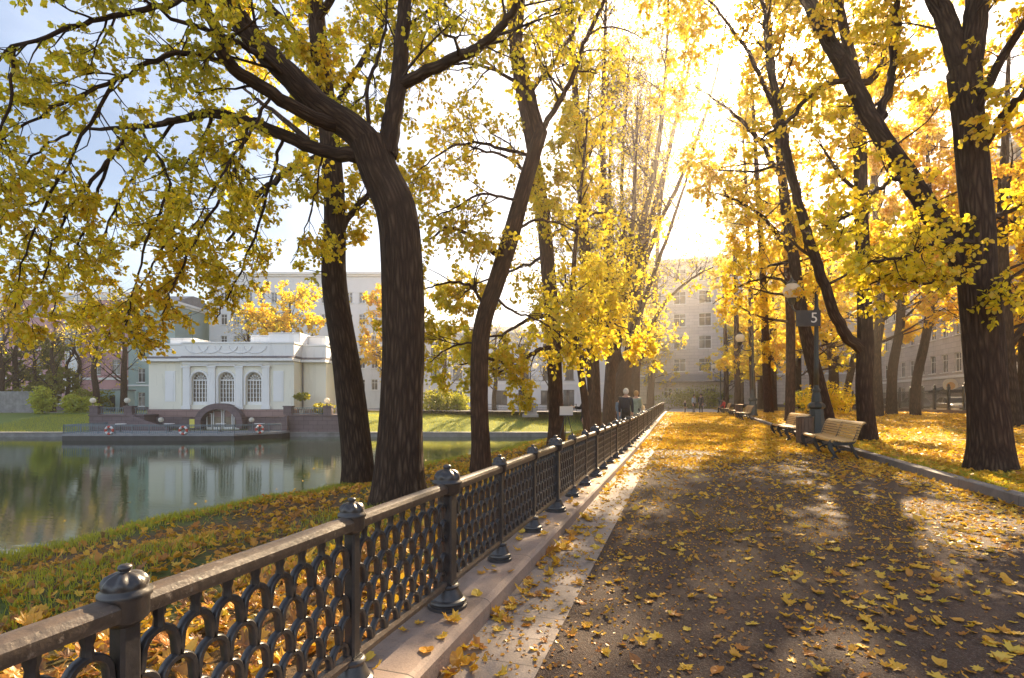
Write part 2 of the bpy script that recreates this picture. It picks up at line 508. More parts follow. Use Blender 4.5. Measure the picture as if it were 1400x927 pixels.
def globe_mat():
    t = NT('opal_globe', .25)
    t.col((.82, .80, .74)); t.b.inputs['Subsurface Weight'].default_value = .0
    tr = t.n('ShaderNodeBsdfTranslucent'); tr.inputs['Color'].default_value = (.9, .85, .72, 1)
    m = t.n('ShaderNodeMixShader'); m.inputs[0].default_value = .5
    t.L.new(t.b.outputs[0], m.inputs[1]); t.L.new(tr.outputs[0], m.inputs[2]); t.L.new(m.outputs[0], t.out.inputs[0])
    return t.m
M_GLOBE = globe_mat()
def water():
    t = NT('pond_water', .04); o = t.obj()
    t.col((.010, .022, .012))
    t.b.inputs['IOR'].default_value = 1.33
    t.b.inputs['Specular IOR Level'].default_value = 1.0
    v = t.mapping(o, (1.0, 2.6, 1), (0, 0, -TH))
    h = t.math('ADD', t.math('MULTIPLY', t.noise(v, 1.1, 3), .6), t.math('MULTIPLY', t.noise(v, 5.5, 3), .16))
    t.bump(h, .12, .05)
    return t.m
M_WATER = water()
def bank_ground():
    t = NT('leafy_bank_soil', .95); o = t.obj()
    n = t.noise(o, .55, 6, .65); n2 = t.noise(o, 22, 5, .7); n3 = t.noise(o, 9, 5, .7)
    c = t.ramp(n2, [(.3, (.03, .02, .012)), (.5, (.10, .06, .025)), (.68, (.26, .15, .04))])
    g = t.ramp(n3, [(.3, (.035, .055, .010)), (.7, (.11, .15, .02))])
    c = t.mix(t.ramp(n, [(.46, (0, 0, 0)), (.58, (1, 1, 1))]), c, g)
    t.col(c); t.bump(n2, .8, .03); return t.m
def lawn_leaves():
    t = NT('leaf_carpet', .95); o = t.obj()
    n2 = t.noise(o, 16, 6, .75); n = t.noise(o, .4, 5, .6); n3 = t.voro(o, 11, 'F1', 'Color')
    sp = t.n('ShaderNodeSeparateColor'); t.L.new(n3, sp.inputs[0])
    c = t.ramp(sp.outputs[0], [(.1, (.16, .075, .02)), (.4, (.42, .22, .03)), (.7, (.58, .36, .04)), (.95, (.66, .48, .06))])
    c = t.mix(t.ramp(n2, [(.38, (1, 1, 1)), (.52, (0, 0, 0))]), c, (.07, .06, .012))
    g = t.ramp(n2, [(.3, (.05, .075, .010)), (.7, (.16, .18, .02))])
    c = t.mix(t.ramp(n, [(.55, (0, 0, 0)), (.68, (.8, .8, .8))]), c, g)
    t.col(c); t.bump(n2, .8, .04); return t.m
def far_lawn():
    t = NT('far_lawn_grass', .95); o = t.obj()
    n = t.noise(o, .35, 6, .65); n2 = t.noise(o, 9, 5, .7)
    c = t.ramp(n2, [(.3, (.05, .10, .015)), (.7, (.14, .23, .03))])
    c = t.mix(t.math('MULTIPLY', n, .5), c, (.20, .18, .05))
    t.col(c); t.bump(n2, .8, .05); return t.m
M_BANK, M_LAWN, M_FARLAWN = bank_ground(), lawn_leaves(), far_lawn()
M_ASPHALT = mottled('asphalt', (.045, .045, .048), (.075, .072, .072), 3, .9)
M_PLAZA = mottled('pale_paving', (.24, .23, .24), (.34, .32, .32), 1.2, .8)

# ------------------------------------------------------------------ ground, path, pond
def build_ground():
    def axis(*segs):
        return np.unique(np.concatenate([np.arange(a, b, s) for a, b, s in segs] + [[segs[-1][1]]]))
    xs = axis((-300, -100, 50), (-100, -60, 4), (-60, -12, 1.0), (-12, -1.6, .25), (-1.6, -1.52, .04), (-1.52, 4.30, .6), (4.30, 4.44, .05), (4.44, 12, .35), (12, 40, 1.5), (40, 130, 10), (130, 300, 60))
    ys = axis((-120, -6, 20), (-6, 30, .35), (30, 75, .75), (75, 130, 5), (130, 420, 60))
    X, Y = np.meshgrid(xs, ys)
    Z = ground_h(X, Y)
    V = np.stack([X, Y, Z], -1).reshape(-1, 3)
    ny, nx = X.shape
    i = np.arange(ny - 1)[:, None] * nx + np.arange(nx - 1)[None]
    Q = np.stack([i, i + 1, i + nx + 1, i + nx], -1).reshape(-1, 4)
    c = V[Q].mean(1)
    d = -c[:, 0] * ST + c[:, 1] * CT
    mi = np.where(c[:, 0] > 4.3, 1, np.where((d > FAR_D - 1) & (c[:, 0] < -3), 2, 0))
    g = link('ground', mesh_np('ground', V, Q, smooth=True, mats=[M_BANK, M_LAWN, M_FARLAWN], midx=mi)); tag(g, kind='structure')
    # pond surface
    a, b, e, f = cw(-170, -40), cw(6, -40), cw(6, 49.7), cw(-170, 49.7)
    me = mesh_np('pond_water', [(p[0], p[1], ZW) for p in (a, b, e, f)], [(0, 1, 2, 3)], smooth=False, mats=[M_WATER])
    tag(link('pond_water', me), kind='structure')
    # path as a gently rising strip
    def strip(name, mat, x0, x1, y0, y1, dz, n=60, z0=None):
        yy = np.linspace(y0, y1, n); V = []
        for y in yy: V += [(x0, y, gz(y) + dz), (x1, y, gz(y) + dz)]
        Q = [(2 * k, 2 * k + 1, 2 * k + 3, 2 * k + 2) for k in range(n - 1)]
        return tag(link(name, mesh_np(name, V, Q, smooth=False, mats=[mat])), kind='structure')
    strip('path', M_PATH, -1.2, 4.36, -8, 54, 0)
    strip('paving_strip', M_PAVER, -1.18, -.705, -8, 54, .006)
    strip('cross_road', M_PLAZA, -45, 60, 54, 84, .0, 8)
    # kerbs: swept outlines
    def sweep(name, mat, prof, y0, y1, n=60):
        yy = np.linspace(y0, y1, n); k = len(prof); V = []
        for y in yy: V += [(x, y, z + gz(y)) for x, z in prof]
        Q = [(j * k + i, j * k + (i + 1) % k, (j + 1) * k + (i + 1) % k, (j + 1) * k + i) for j in range(n - 1) for i in range(k)]
        return tag(link(name, mesh_np(name, V, Q, smooth=False, mats=[mat])), kind='structure')
    sweep('fence_kerb', M_KERB, [(-1.172, -.1), (-1.172, .105), (-1.19, .122), (-1.215, .13), (-1.60, .13), (-1.62, .12), (-1.62, -.1)], -8, 53)
    sweep('lawn_kerb', M_KERB2, [(4.54, -.1), (4.54, .14), (4.52, .152), (4.35, .152), (4.335, .14), (4.325, -.1)], -8, 54)
    # far quay of the pond
    m = MB(); m.box(-170, 12, 49.5, 50.1, -2.7, -1.55); m.box(-170, 12, 49.42, 50.25, -1.55, -1.47)
    q = m.build('quay', M_QUAY); q.rotation_euler = (0, 0, TH); tag(q, kind='structure')
    # street along the far bank and the street on the right
    m = MB(); m.box(-150, -2, 61.5, 68, -.5, .115)
    q = m.build('far_street', M_PLAZA); q.rotation_euler = (0, 0, TH); tag(q, kind='structure')
    m = MB(); m.box(20.6, 29, -20, 120, -.2, .33); q = m.build('side_street', M_ASPHALT); tag(q, kind='structure')
    m = MB(); m.box(27.4, 30.0, -20, 120, -.2, .45); q = m.build('side_pavement', M_PLAZA); tag(q, kind='structure')
build_ground()
def haze():
    me = bpy.data.meshes.new('haze'); bm = bmesh.new(); bmesh.ops.create_cube(bm, size=1.0)
    bmesh.ops.scale(bm, vec=(604, 560, 48), verts=bm.verts); bmesh.ops.translate(bm, vec=(0, 151, 48 / 2 - 3.9), verts=bm.verts); bm.to_mesh(me); bm.free()
    m = bpy.data.materials.new('haze_air'); m.use_nodes = True; t = m.node_tree; t.nodes.clear()
    o = t.nodes.new('ShaderNodeOutputMaterial'); v = t.nodes.new('ShaderNodeVolumePrincipled')
    v.inputs['Color'].default_value = (1.0, .90, .78, 1); v.inputs['Density'].default_value = HAZE; v.inputs['Anisotropy'].default_value = .78
    t.links.new(v.outputs[0], o.inputs['Volume']); me.materials.append(m)
    tag(link('haze', me), 'thin sunlit autumn haze filling the air', None, None, 'stuff')
HAZE = .0009
haze()

# ------------------------------------------------------------------ cast-iron fence along the pond
FX = -1.39
def build_fence():
    r = root('iron_fence', 'long low cast iron fence with fish-scale lattice panels on the stone kerb beside the path', 'fence', (FX, 0, .13))
    def post_meshes(big):
        w = .047 if big else .027; s = 1.0 if big else .72
        m = MB()
        br = .125 if big else .098
        m.lathe([(br, 0), (br, .020), (br * .90, .024), (br * .90, .030), (br * .96, .040), (br * .93, .052), (br * .80, .060), (br * .74, .075), (br * .60, .105), (br * .54, .118), (br * .60, .124), (br * .62, .134), (br * .56, .142), (br * .5, .146)], 24)
        m.cbox(-w, w, -w, w, .13, .72, .008)
        m.box(-w - .004, w + .004, -w - .004, w + .004, .135, .155)
        base = m
        cr = .088 if big else .058
        c = MB(); z = .715
        c.lathe([(w * 1.25, z - .02), (cr * .93, z), (cr * .96, z + .05), (cr * 1.06, z + .055), (cr * 1.06, z + .068), (cr * .9, z + .074),
                 (cr * .90, z + .074 + .10 * cr), (cr * .95, z + .074 + .25 * cr, .06), (cr * .92, z + .074 + .42 * cr, .16), (cr * .78, z + .074 + .60 * cr, .26), (cr * .5, z + .074 + .72 * cr, .26), (cr * .24, z + .074 + .76 * cr),
                 (cr * .2, z + .074 + .78 * cr), (cr * .27, z + .074 + .86 * cr), (cr * .3, z + .074 + .94 * cr), (cr * .26, z + .074 + 1.04 * cr), (cr * .14, z + .074 + 1.10 * cr), (.001, z + .074 + 1.12 * cr)], 64, lobes=8)
        return base, c
    # one panel, hanging between y=0 and y=1.005 (posts at both ends)
    L = 1.005; pitch = .117; half = .011; dep = .015
    lat = MB()
    def bar(P):                                  # rectangular bar following a polyline in the y,z plane, edges chamfered
        P = np.array(P); n = len(P)
        T = np.gradient(P, axis=0); T /= np.linalg.norm(T, axis=1)[:, None]
        Nn = np.stack([-T[:, 1], T[:, 0]], -1)
        sec = [(-dep, half * .55), (-dep * .6, half), (dep * .6, half), (dep, half * .55), (dep, -half * .55), (dep * .6, -half), (-dep * .6, -half), (-dep, -half * .55)]
        V = []
        for i in range(n):
            for (x, o) in sec:
                q = P[i] + Nn[i] * o; V.append((x, q[0], q[1]))
        k = len(sec)
        Q = [(j * k + i, j * k + (i + 1) % k, (j + 1) * k + (i + 1) % k, (j + 1) * k + i) for j in range(n - 1) for i in range(k)]
        lat.add(V, Q)
    y_in0, y_in1 = .035, L - .035
    n_col = 8; p = (y_in1 - y_in0) / n_col
    rows = [.655, .552, .449, .346, .243]; dz = .103
    rr = p / 2 - .008
    for ri, zt in enumerate(rows):
        cs = [y_in0 + p * (i + .5) for i in range(n_col)] if ri % 2 == 0 else [y_in0 + p * i for i in range(n_col + 1)]
        zleg = zt - dz - .004 if ri < len(rows) - 1 else .165
        for c in cs:
            arc = []
            arc.append((c - rr - .006, zleg)); arc.append((c - rr - .002, zt - rr - .012 - .02))
            for k in range(0, 13):
                a = PI - PI * k / 12
                arc.append((c + rr * math.cos(a), zt - rr - .012 + rr * 1.08 * math.sin(a)))
            arc.append((c + rr + .002, zt - rr - .012 - .02)); arc.append((c + rr + .006, zleg))
            seg = [q for q in arc if y_in0 - .01 <= q[0] <= y_in1 + .01]
            if len(seg) > 2: bar(seg)
            if ri == 0:
                lat.lathe([(.017, 0), (.015, .02), (.013, .035), (.018, .05), (.018, .075)], 8, (0, c, zt - .012))
                
    lattice = lat.build('lattice', M_IRON, auto=40)
    rail = MB(); rail.prism([(-.036, .716), (.036, .716), (.040, .728), (.040, .752), (.030, .768), (.012, .776), (-.012, .776), (-.030, .768), (-.040, .752), (-.040, .728)], 'y', .03, L - .03)
    hr = rail.build('handrail', M_RAIL, auto=25)
    lr = MB(); lr.prism([(-.02, .125), (.02, .125), (.024, .15), (.014, .168), (-.014, .168), (-.024, .15)], 'y', .03, L - .03)
    lrm = lr.build('lower_rail', M_RAIL, auto=25)
    pm = {}
    for big in (True, False):
        b, c = post_meshes(big)
        bo = b.build('post', M_IRON, auto=28); co = c.build('post_cap', M_IRON, smooth=True)
        pm[big] = (bo.data, co.data); bpy.data.objects.remove(bo); bpy.data.objects.remove(co)
    meshes = (lattice.data, hr.data, lrm.data)
    for o in (lattice, hr, lrm): bpy.data.objects.remove(o)
    for k in range(-3, 47):
        y = 3.02 + k * L
        z = float(gz(y)); z1 = float(gz(y + L))
        big = k % 3 == 0
        po = link('post', pm[big][0], r, (0, y, z)); link('post_cap', pm[big][1], po)
        if k < 46:
            pa = link('panel', meshes[0], r, (0, y, (z + z1) / 2))
            link('handrail', meshes[1], pa); link('lower_rail', meshes[2], pa)
    return r
build_fence()

# ------------------------------------------------------------------ trees
def unit(v): return v / (np.linalg.norm(v) + 1e-9)
def catmull(P, n):
    P = np.asarray(P, float)
    Q = np.vstack([2 * P[0] - P[1], P, 2 * P[-1] - P[-2]])
    out = []
    for i in range(1, len(Q) - 2):
        for t in np.linspace(0, 1, n, endpoint=False):
            a, b, c, d = Q[i - 1], Q[i], Q[i + 1], Q[i + 2]
            out.append(.5 * (2 * b + (c - a) * t + (2 * a - 5 * b + 4 * c - d) * t * t + (3 * b - a - 3 * c + d) * t ** 3))
    out.append(P[-1]); return np.array(out)

LEAF_T = np.array([(0, 0, 0), (-.44, .30, .10), (-.36, .78, .06), (0, 1.08, -.03), (.36, .78, .06), (.44, .30, .10)], float)
LEAF_Q = np.array([(0, 3, 2, 1), (0, 5, 4, 3)])
class Tree:
    def __init__(s, seed, base):
        s.r = np.random.default_rng(seed); s.base = np.asarray(base, float)
        s.V, s.Q, s.B, s.n = [], [], [], 0
        s.tw = []                                  # twig starts, directions, lengths
    def tube(s, P, R, sides, rough=0.0):
        V, Q, B = tube_np(P, R, sides)
        if rough:
            a = np.arctan2(B[:, 1], B[:, 0]); L = B[:, 2]; ph = s.r.random(6) * 7
            k = (np.sin(3 * a + ph[0] + L * .9) * .35 + np.sin(5 * a + ph[1] - L * 1.3) * .3 + np.sin(9 * a + ph[2] + .5 * L) * .3 + np.sin(2 * a + L * 2.1 + ph[3]) * .4 + np.sin(14 * a + ph[4] + .4 * L) * .35)
            c = np.repeat(P, sides, axis=0)
            V = c + (V - c) * (1 + rough * k)[:, None]
        B = B + np.array((0, 0, s.r.random() * 20))
        s.V.append(V); s.Q.append(Q + s.n); s.B.append(B); s.n += len(V)
    def limb(s, P, R, sides=10, n=5, wob=0.0, rough=0.03, flare=None):
        P = catmull(P, n)
        R = np.interp(np.linspace(0, 1, len(P)), np.linspace(0, 1, len(R)), R)
        if wob:
            w = s.r.normal(0, wob, P.shape); w[0] = 0; P = P + w
        if flare:
            L = np.concatenate([[0], np.cumsum(np.linalg.norm(np.diff(P, axis=0), axis=1))])
            R = R * (1 + flare * np.exp(-L / .3))
        s.tube(P, R, sides, rough)
        return P, R
    def wander(s, p, d, length, nseg, wob, up):
        P = [p]; d = unit(d)
        for i in range(nseg):
            d = unit(d + s.r.normal(0, wob, 3) + np.array((0, 0, up)))
            P.append(P[-1] + d * length / nseg)
        return np.array(P)
    def ramify(s, P, R, levels, t0=.15, k=1.0):
        """levels: list of dicts n (per metre), len, up, ang; last one also makes the twigs"""
        lv = levels[0]; last = len(levels) == 1
        seg = np.linalg.norm(np.diff(P, axis=0), axis=1); L = np.concatenate([[0], np.cumsum(seg)]); tot = L[-1]
        cnt = s.r.poisson(lv['n'] * tot * (1 - t0) * k) + (1 if not last else 0)
        for _ in range(int(cnt)):
            t = t0 + (1 - t0) * s.r.random() ** .8
            l = t * tot; i = min(np.searchsorted(L, l) - 1, len(P) - 2); i = max(i, 0)
            f = (l - L[i]) / (seg[i] + 1e-9)
            p = P[i] * (1 - f) + P[i + 1] * f; tan = unit(P[i + 1] - P[i]); r = R[i]
            q = s.r.normal(0, 1, 3); q = unit(q - tan * q.dot(tan))
            if lv.get('flat'): q[2] *= lv['flat']
            a = math.radians(lv.get('ang', 50) * s.r.uniform(.6, 1.3))
            d = tan * math.cos(a) + q * math.sin(a) + np.array((0, 0, lv.get('bias', 0)))
            ln = lv['len'] * s.r.uniform(.55, 1.25) * (1 - .45 * t)
            r0 = min(r * .55, .006 + ln * .014)
            ns = 5 if not last else 3
            C = s.wander(p, d, ln, ns, lv.get('wob', .16), lv.get('up', .02))
            RR = np.linspace(r0, max(r0 * .3, .0025), ns + 1)
            s.tube(C, RR, 5 if r0 > .015 else 3)
            if last: s.twigs_on(C, lv)
            else: s.ramify(C, RR, levels[1:], .2)
    def twigs_on(s, C, lv):
        n = lv.get('tw', 6)
        t = s.r.random(n) * .85 + .15
        k = len(C) - 1
        i = np.minimum((t * k).astype(int), k - 1); f = (t * k - i)[:, None]
        p = C[i] * (1 - f) + C[i + 1] * f; tan = C[i + 1] - C[i]; tan /= np.linalg.norm(tan, axis=1)[:, None] + 1e-9
        q = s.r.normal(0, 1, (n, 3)); d = tan * .7 + q * .6 + np.array((0, 0, lv.get('twup', -.12)))
        d /= np.linalg.norm(d, axis=1)[:, None]
        s.tw.append(np.hstack([p, d, (s.r.uniform(.5, 1.2, (n, 1)) * lv.get('twl', .3))]))
    def finish(s, name, label, leaf=.075, per=4, keep=None, tint=None, bark=None, leafmat=None, twr=.0034, group=None, cat='tree', maxleaf=60000, rz=0.0):
        r = root(name, label, cat, tuple(s.base), 0, group)
        if s.tw:
            W = np.vstack(s.tw); p, d, l = W[:, :3], W[:, 3:6], W[:, 6:7]
            n = len(p)
            m1 = p + d * l * .5 + s.r.normal(0, .015, (n, 3)); e = m1 + (d + np.array((0, 0, -.25))) * l * .5
            u = np.cross(d, (0.3, .2, 1.0)); u /= np.linalg.norm(u, axis=1)[:, None] + 1e-9; w = np.cross(d, u)
            ang = [0, 2 * PI / 3, 4 * PI / 3]
            rings = [c[:, None, :] + rad * np.stack([u * math.cos(a) + w * math.sin(a) for a in ang], 1) for c, rad in ((p, twr), (m1, twr * .8), (e, twr * .5))]
            V = np.concatenate(rings, 1).reshape(-1, 3)            # n * 9
            b = np.arange(n)[:, None] * 9
            Q = np.concatenate([np.stack([b[:, 0] + k * 3 + i, b[:, 0] + k * 3 + (i + 1) % 3, b[:, 0] + k * 3 + 3 + (i + 1) % 3, b[:, 0] + k * 3 + 3 + i], -1) for k in (0, 1) for i in range(3)])
            s.V.append(V); s.Q.append(Q + s.n); s.B.append(np.zeros_like(V) + V * .3); s.n += len(V)
        V = np.vstack(s.V) - s.base
        me = mesh_np('trunk', V, np.vstack(s.Q), attrs={'bark': np.vstack(s.B)}, mats=[bark or M_BARK])
        link('trunk', me, r)
        if s.tw and per > 0:
            t = s.r.uniform(.15, 1.0, (n, per))
            pos = np.where(t[..., None] < .5, p[:, None] + (m1 - p)[:, None] * (t[..., None] * 2), m1[:, None] + (e - m1)[:, None] * (t[..., None] * 2 - 1)).reshape(-1, 3)
            dd = np.repeat(d, per, 0)
            if keep is not None:
                pk = np.clip(keep(pos), 0, 1); msk = s.r.random(len(pos)) < pk
                pos, dd = pos[msk], dd[msk]
            if len(pos) > maxleaf:
                sel = s.r.choice(len(pos), maxleaf, replace=False); pos, dd = pos[sel], dd[sel]
            me = leaf_mesh('crown', pos, dd, s.r, leaf, tint, leafmat or M_LEAF, s.base)
            link('crown', me, r)
        return r
def leaf_mesh(name, pos, dd, rg, size, tint, mat, base):
    N = len(pos)
    a = dd * .5 + rg.normal(0, .6, (N, 3)) + np.array((0, 0, -.45)); a /= np.linalg.norm(a, axis=1)[:, None]
    q = rg.normal(0, 1, (N, 3)) + np.array((0, 0, .9)); b = np.cross(a, q); b /= np.linalg.norm(b, axis=1)[:, None] + 1e-9
    c = np.cross(b, a)
    sz = size * rg.uniform(.55, 1.25, N)
    T = LEAF_T
    fold = rg.uniform(-.5, 2.2, N)
    V = pos[:, None] + sz[:, None, None] * (T[None, :, 0:1] * b[:, None] + (T[None, :, 1:2] + .1) * a[:, None] + (T[None, :, 2:3] * fold[:, None, None]) * c[:, None])
    Q = (np.arange(N)[:, None, None] * 6 + LEAF_Q[None]).reshape(-1, 4)
    ti = (tint(pos) if tint is not None else np.full(N, .5)) + rg.normal(0, .13, N)
    # neighbouring leaves share a hue: low-frequency drift through the crown
    ti = ti + .12 * np.sin(pos[:, 0] * 2.3 + pos[:, 2] * 1.7) * np.cos(pos[:, 1] * 1.9 - pos[:, 2] * 1.1)
    return mesh_np(name, V.reshape(-1, 3) - base, Q, attrs={'tint': np.repeat(np.clip(ti, 0, 1), 6)}, mats=[mat], smooth=False)

def pxs(lst, d0):                        # limb drawn as (px, py, depth offset) -> world points
    return [pt(a[0], a[1], d0 + (a[2] if len(a) > 2 else 0)) for a in lst]
def at_ground(px, py, d):
    p = pt(px, py, d); z = float(ground_h(p[0], p[1])); return np.array((p[0], p[1], z))
def thin(keep, amt=.5):
    return lambda p: keep(p) * (1 - amt * sstep(4.2, 6.0, p[:, 2]) * sstep(-3.2, -1.6, p[:, 0]) * (1 - sstep(3.0, 5.0, p[:, 0]))) * (1 - .45 * sstep(10, 15, p[:, 2]) * sstep(1, 4, p[:, 0]) * (1 - sstep(8.5, 11, p[:, 0])))

# ---- the big linden by the pond: trunk bends left, three great limbs
NEAR = [dict(n=2.3, len=1.7, ang=55, wob=.14, up=.0), dict(n=3.6, len=.85, ang=50, wob=.18, up=-.02), dict(n=5.5, len=.42, ang=50, tw=5, twl=.22)]
NEAR2 = [dict(n=3.4, len=.9, ang=50, wob=.18, up=-.03), dict(n=5.5, len=.42, ang=50, tw=5, twl=.22)]
def big_linden():
    d = 8.43
    b = at_ground(545, 690, d)
    T = Tree(11, b)
    pts = [b + np.array((0, 0, -.25))] + pxs([(546, 640), (549, 560), (552, 470), (549, 350), (541, 285), (520, 238), (506, 196)], d)
    T.limb(pts, [.43, .375, .34, .325, .33, .325, .30, .30], 40, 9, 0, .05, .34)
    A = T.limb(pxs([(512, 215), (490, 182), (440, 148), (400, 108, -.1), (358, 66, -.2), (322, 20, -.3), (285, -45, -.5), (240, -130, -.6), (180, -230, -.8)], d), [.27, .24, .215, .19, .175, .16, .13, .10, .05], 18, 6, .006)
    B = T.limb(pxs([(468, 172), (440, 165, -.2), (372, 128, -.5), (312, 86, -.8), (296, 40, -1), (272, -5, -1.2), (240, -70, -1.4), (200, -150, -1.7)], d), [.13, .11, .10, .09, .08, .07, .05, .03], 12, 6, .01)
    Cc = T.limb(pxs([(492, 214), (440, 206, .1), (390, 186, .2), (340, 166, .3), (290, 155, .3), (240, 165, .2), (190, 173, .1), (108, 177, .0)], d), [.12, .105, .095, .085, .07, .05, .038, .02], 12, 6, .01)
    E = T.limb(pxs([(528, 212), (536, 165, .1), (544, 112, .2), (550, 50, .3), (556, -25, .4), (566, -120, .5), (580, -220, .5)], d), [.17, .15, .135, .12, .10, .07, .04], 12, 6, .01)
    F = T.limb(pxs([(544, 118, .2), (588, 96, .0), (640, 72, -.3), (672, 48, -.5), (705, 12, -.7), (740, -50, -.9)], d), [.10, .09, .08, .065, .05, .03], 10, 6, .01)
    G = T.limb(pxs([(505, 185), (502, 125, .2), (516, 80, .5), (528, 20, .8), (530, -60, 1.0)], d), [.04, .034, .028, .022, .015], 6, 6, .01)
    subs = [([(186, 173), (152, 215, -.1), (112, 262, -.3), (78, 320, -.4), (58, 385, -.4)], .035), ([(290, 155, .3), (268, 230, .3), (238, 310, .2), (196, 385, .1), (170, 440, 0)], .03),
            ([(388, 186, .2), (368, 255, .3), (345, 335, .4), (312, 405, .5), (292, 440, .5)], .028), ([(276, -2, -1.2), (200, 12, -1.5), (110, 32, -1.8), (20, 66, -2.0), (-60, 110, -2.1)], .045),
            ([(312, 86, -.8), (240, 72, -1.0), (160, 106, -1.2), (70, 150, -1.4), (-20, 205, -1.5)], .04), ([(150, 214, -.1), (120, 300, .2), (90, 372, .3), (70, 430, .3)], .025),
            ([(240, 165, .2), (190, 230, .5), (150, 300, .8), (128, 380, 1.0), (110, 440, 1.0)], .028), ([(340, 166, .3), (318, 240, -.3), (270, 320, -.6), (236, 392, -.8), (222, 432, -.8)], .026),
            ([(108, 177, .0), (60, 200, -.3), (20, 250, -.5), (-10, 330, -.6), (-20, 420, -.6)], .022), ([(400, 108, -.1), (330, 60, -.8), (250, 30, -1.3), (150, -30, -1.8)], .05),
            ([(440, 206, .1), (432, 260, .4), (415, 320, .6), (398, 360, .6)], .02), ([(372, 128, -.5), (330, 200, -.9), (290, 262, -1.2), (262, 318, -1.3)], .024),
            ([(20, 66, -2.0), (10, 150, -2.0), (-10, 240, -2.0), (0, 320, -2.0)], .02), ([(160, 106, -1.2), (90, 230, -1.3), (40, 330, -1.3), (20, 420, -1.2)], .024),
            ([(190, 173, .1), (230, 250, -.4), (200, 330, -.6), (180, 410, -.7), (172, 452, -.7)], .024)]
    S = []
    for q, rr in subs:
        S.append(T.limb(pxs(q, d), [rr, rr * .85, rr * .7, rr * .45, rr * .3], 6, 6, .015, 0))
    for P, R in (A, B, Cc): T.ramify(P, R, NEAR, .25)
    for P, R in (E, F, G): T.ramify(P, R, NEAR, .2, 1.1)
    for P, R in S: T.ramify(P, R, NEAR2, .1, 1.5)
    zt = b[2]
    def keep(p):
        xc = p[:, 0] * CT + p[:, 1] * ST; dep = -p[:, 0] * ST + p[:, 1] * CT
        right = sstep(-2.6, -1.4, xc)
        low = 1 - sstep(1.8, 2.5, p[:, 2])        # nothing hangs lower than about head height
        return (1 - .45 * right) * (1 - low)
    def tint(p):
        xc = p[:, 0] * CT + p[:, 1] * ST
        return .56 - .36 * sstep(2.6, 6.0, p[:, 2]) + .08 * sstep(-3, -1, xc)
    T.finish('linden_tree', 'thick near tree with bent trunk, its crown reaching left over the pond', leaf=.060, per=8, keep=keep, tint=tint)
big_linden()

def second_linden():
    d = 13.0; b = at_ground(490, 657, d); T = Tree(12, b)
    pts = [b + np.array((0, 0, -.3))] + pxs([(488, 620), (474, 500), (457, 385), (458, 290), (452, 200), (445, 130), (436, 60), (430, -20), (425, -120), (430, -260)], d)
    P, R = T.limb(pts, [.44, .38, .33, .29, .26, .24, .22, .21, .18, .14, .07], 26, 7, 0, .04, .12)
    Ls = [T.limb(pxs(q, d), [.10, .08, .06, .03], 8, 6, .02) for q in (
        [(448, 160), (480, 110, .5), (520, 40, 1), (560, -40, 1.5)], [(440, 90), (400, 40, -.6), (350, -20, -1), (310, -100, -1.5)], [(455, 240), (420, 190, .8), (370, 150, 1.4), (330, 120, 2)],
        [(434, 30), (470, -30, -.8), (510, -100, -1.4), (540, -180, -2)], [(456, 330), (490, 280, .6), (525, 250, 1), (560, 240, 1.5)], [(453, 210), (400, 230, -.5), (350, 270, -.8), (310, 330, -1)])]
    for l in Ls: T.ramify(*l, [dict(n=2.2, len=1.7, ang=55, up=-.02), dict(n=3.4, len=.9, ang=50), dict(n=5, len=.45, tw=5, twl=.25)], .1)
    # leafy water shoots on the trunk itself
    T.ramify(P, R * .3, [dict(n=9.0, len=.9, ang=75, up=-.05), dict(n=6, len=.4, tw=6, twl=.22)], .3)
    T.finish('linden_tree', 'dark trunk at the water edge with leafy shoots on its bark', leaf=.095, per=5, tint=lambda p: .40 + 0 * p[:, 0], keep=lambda p: 1 + 0 * p[:, 0])
second_linden()

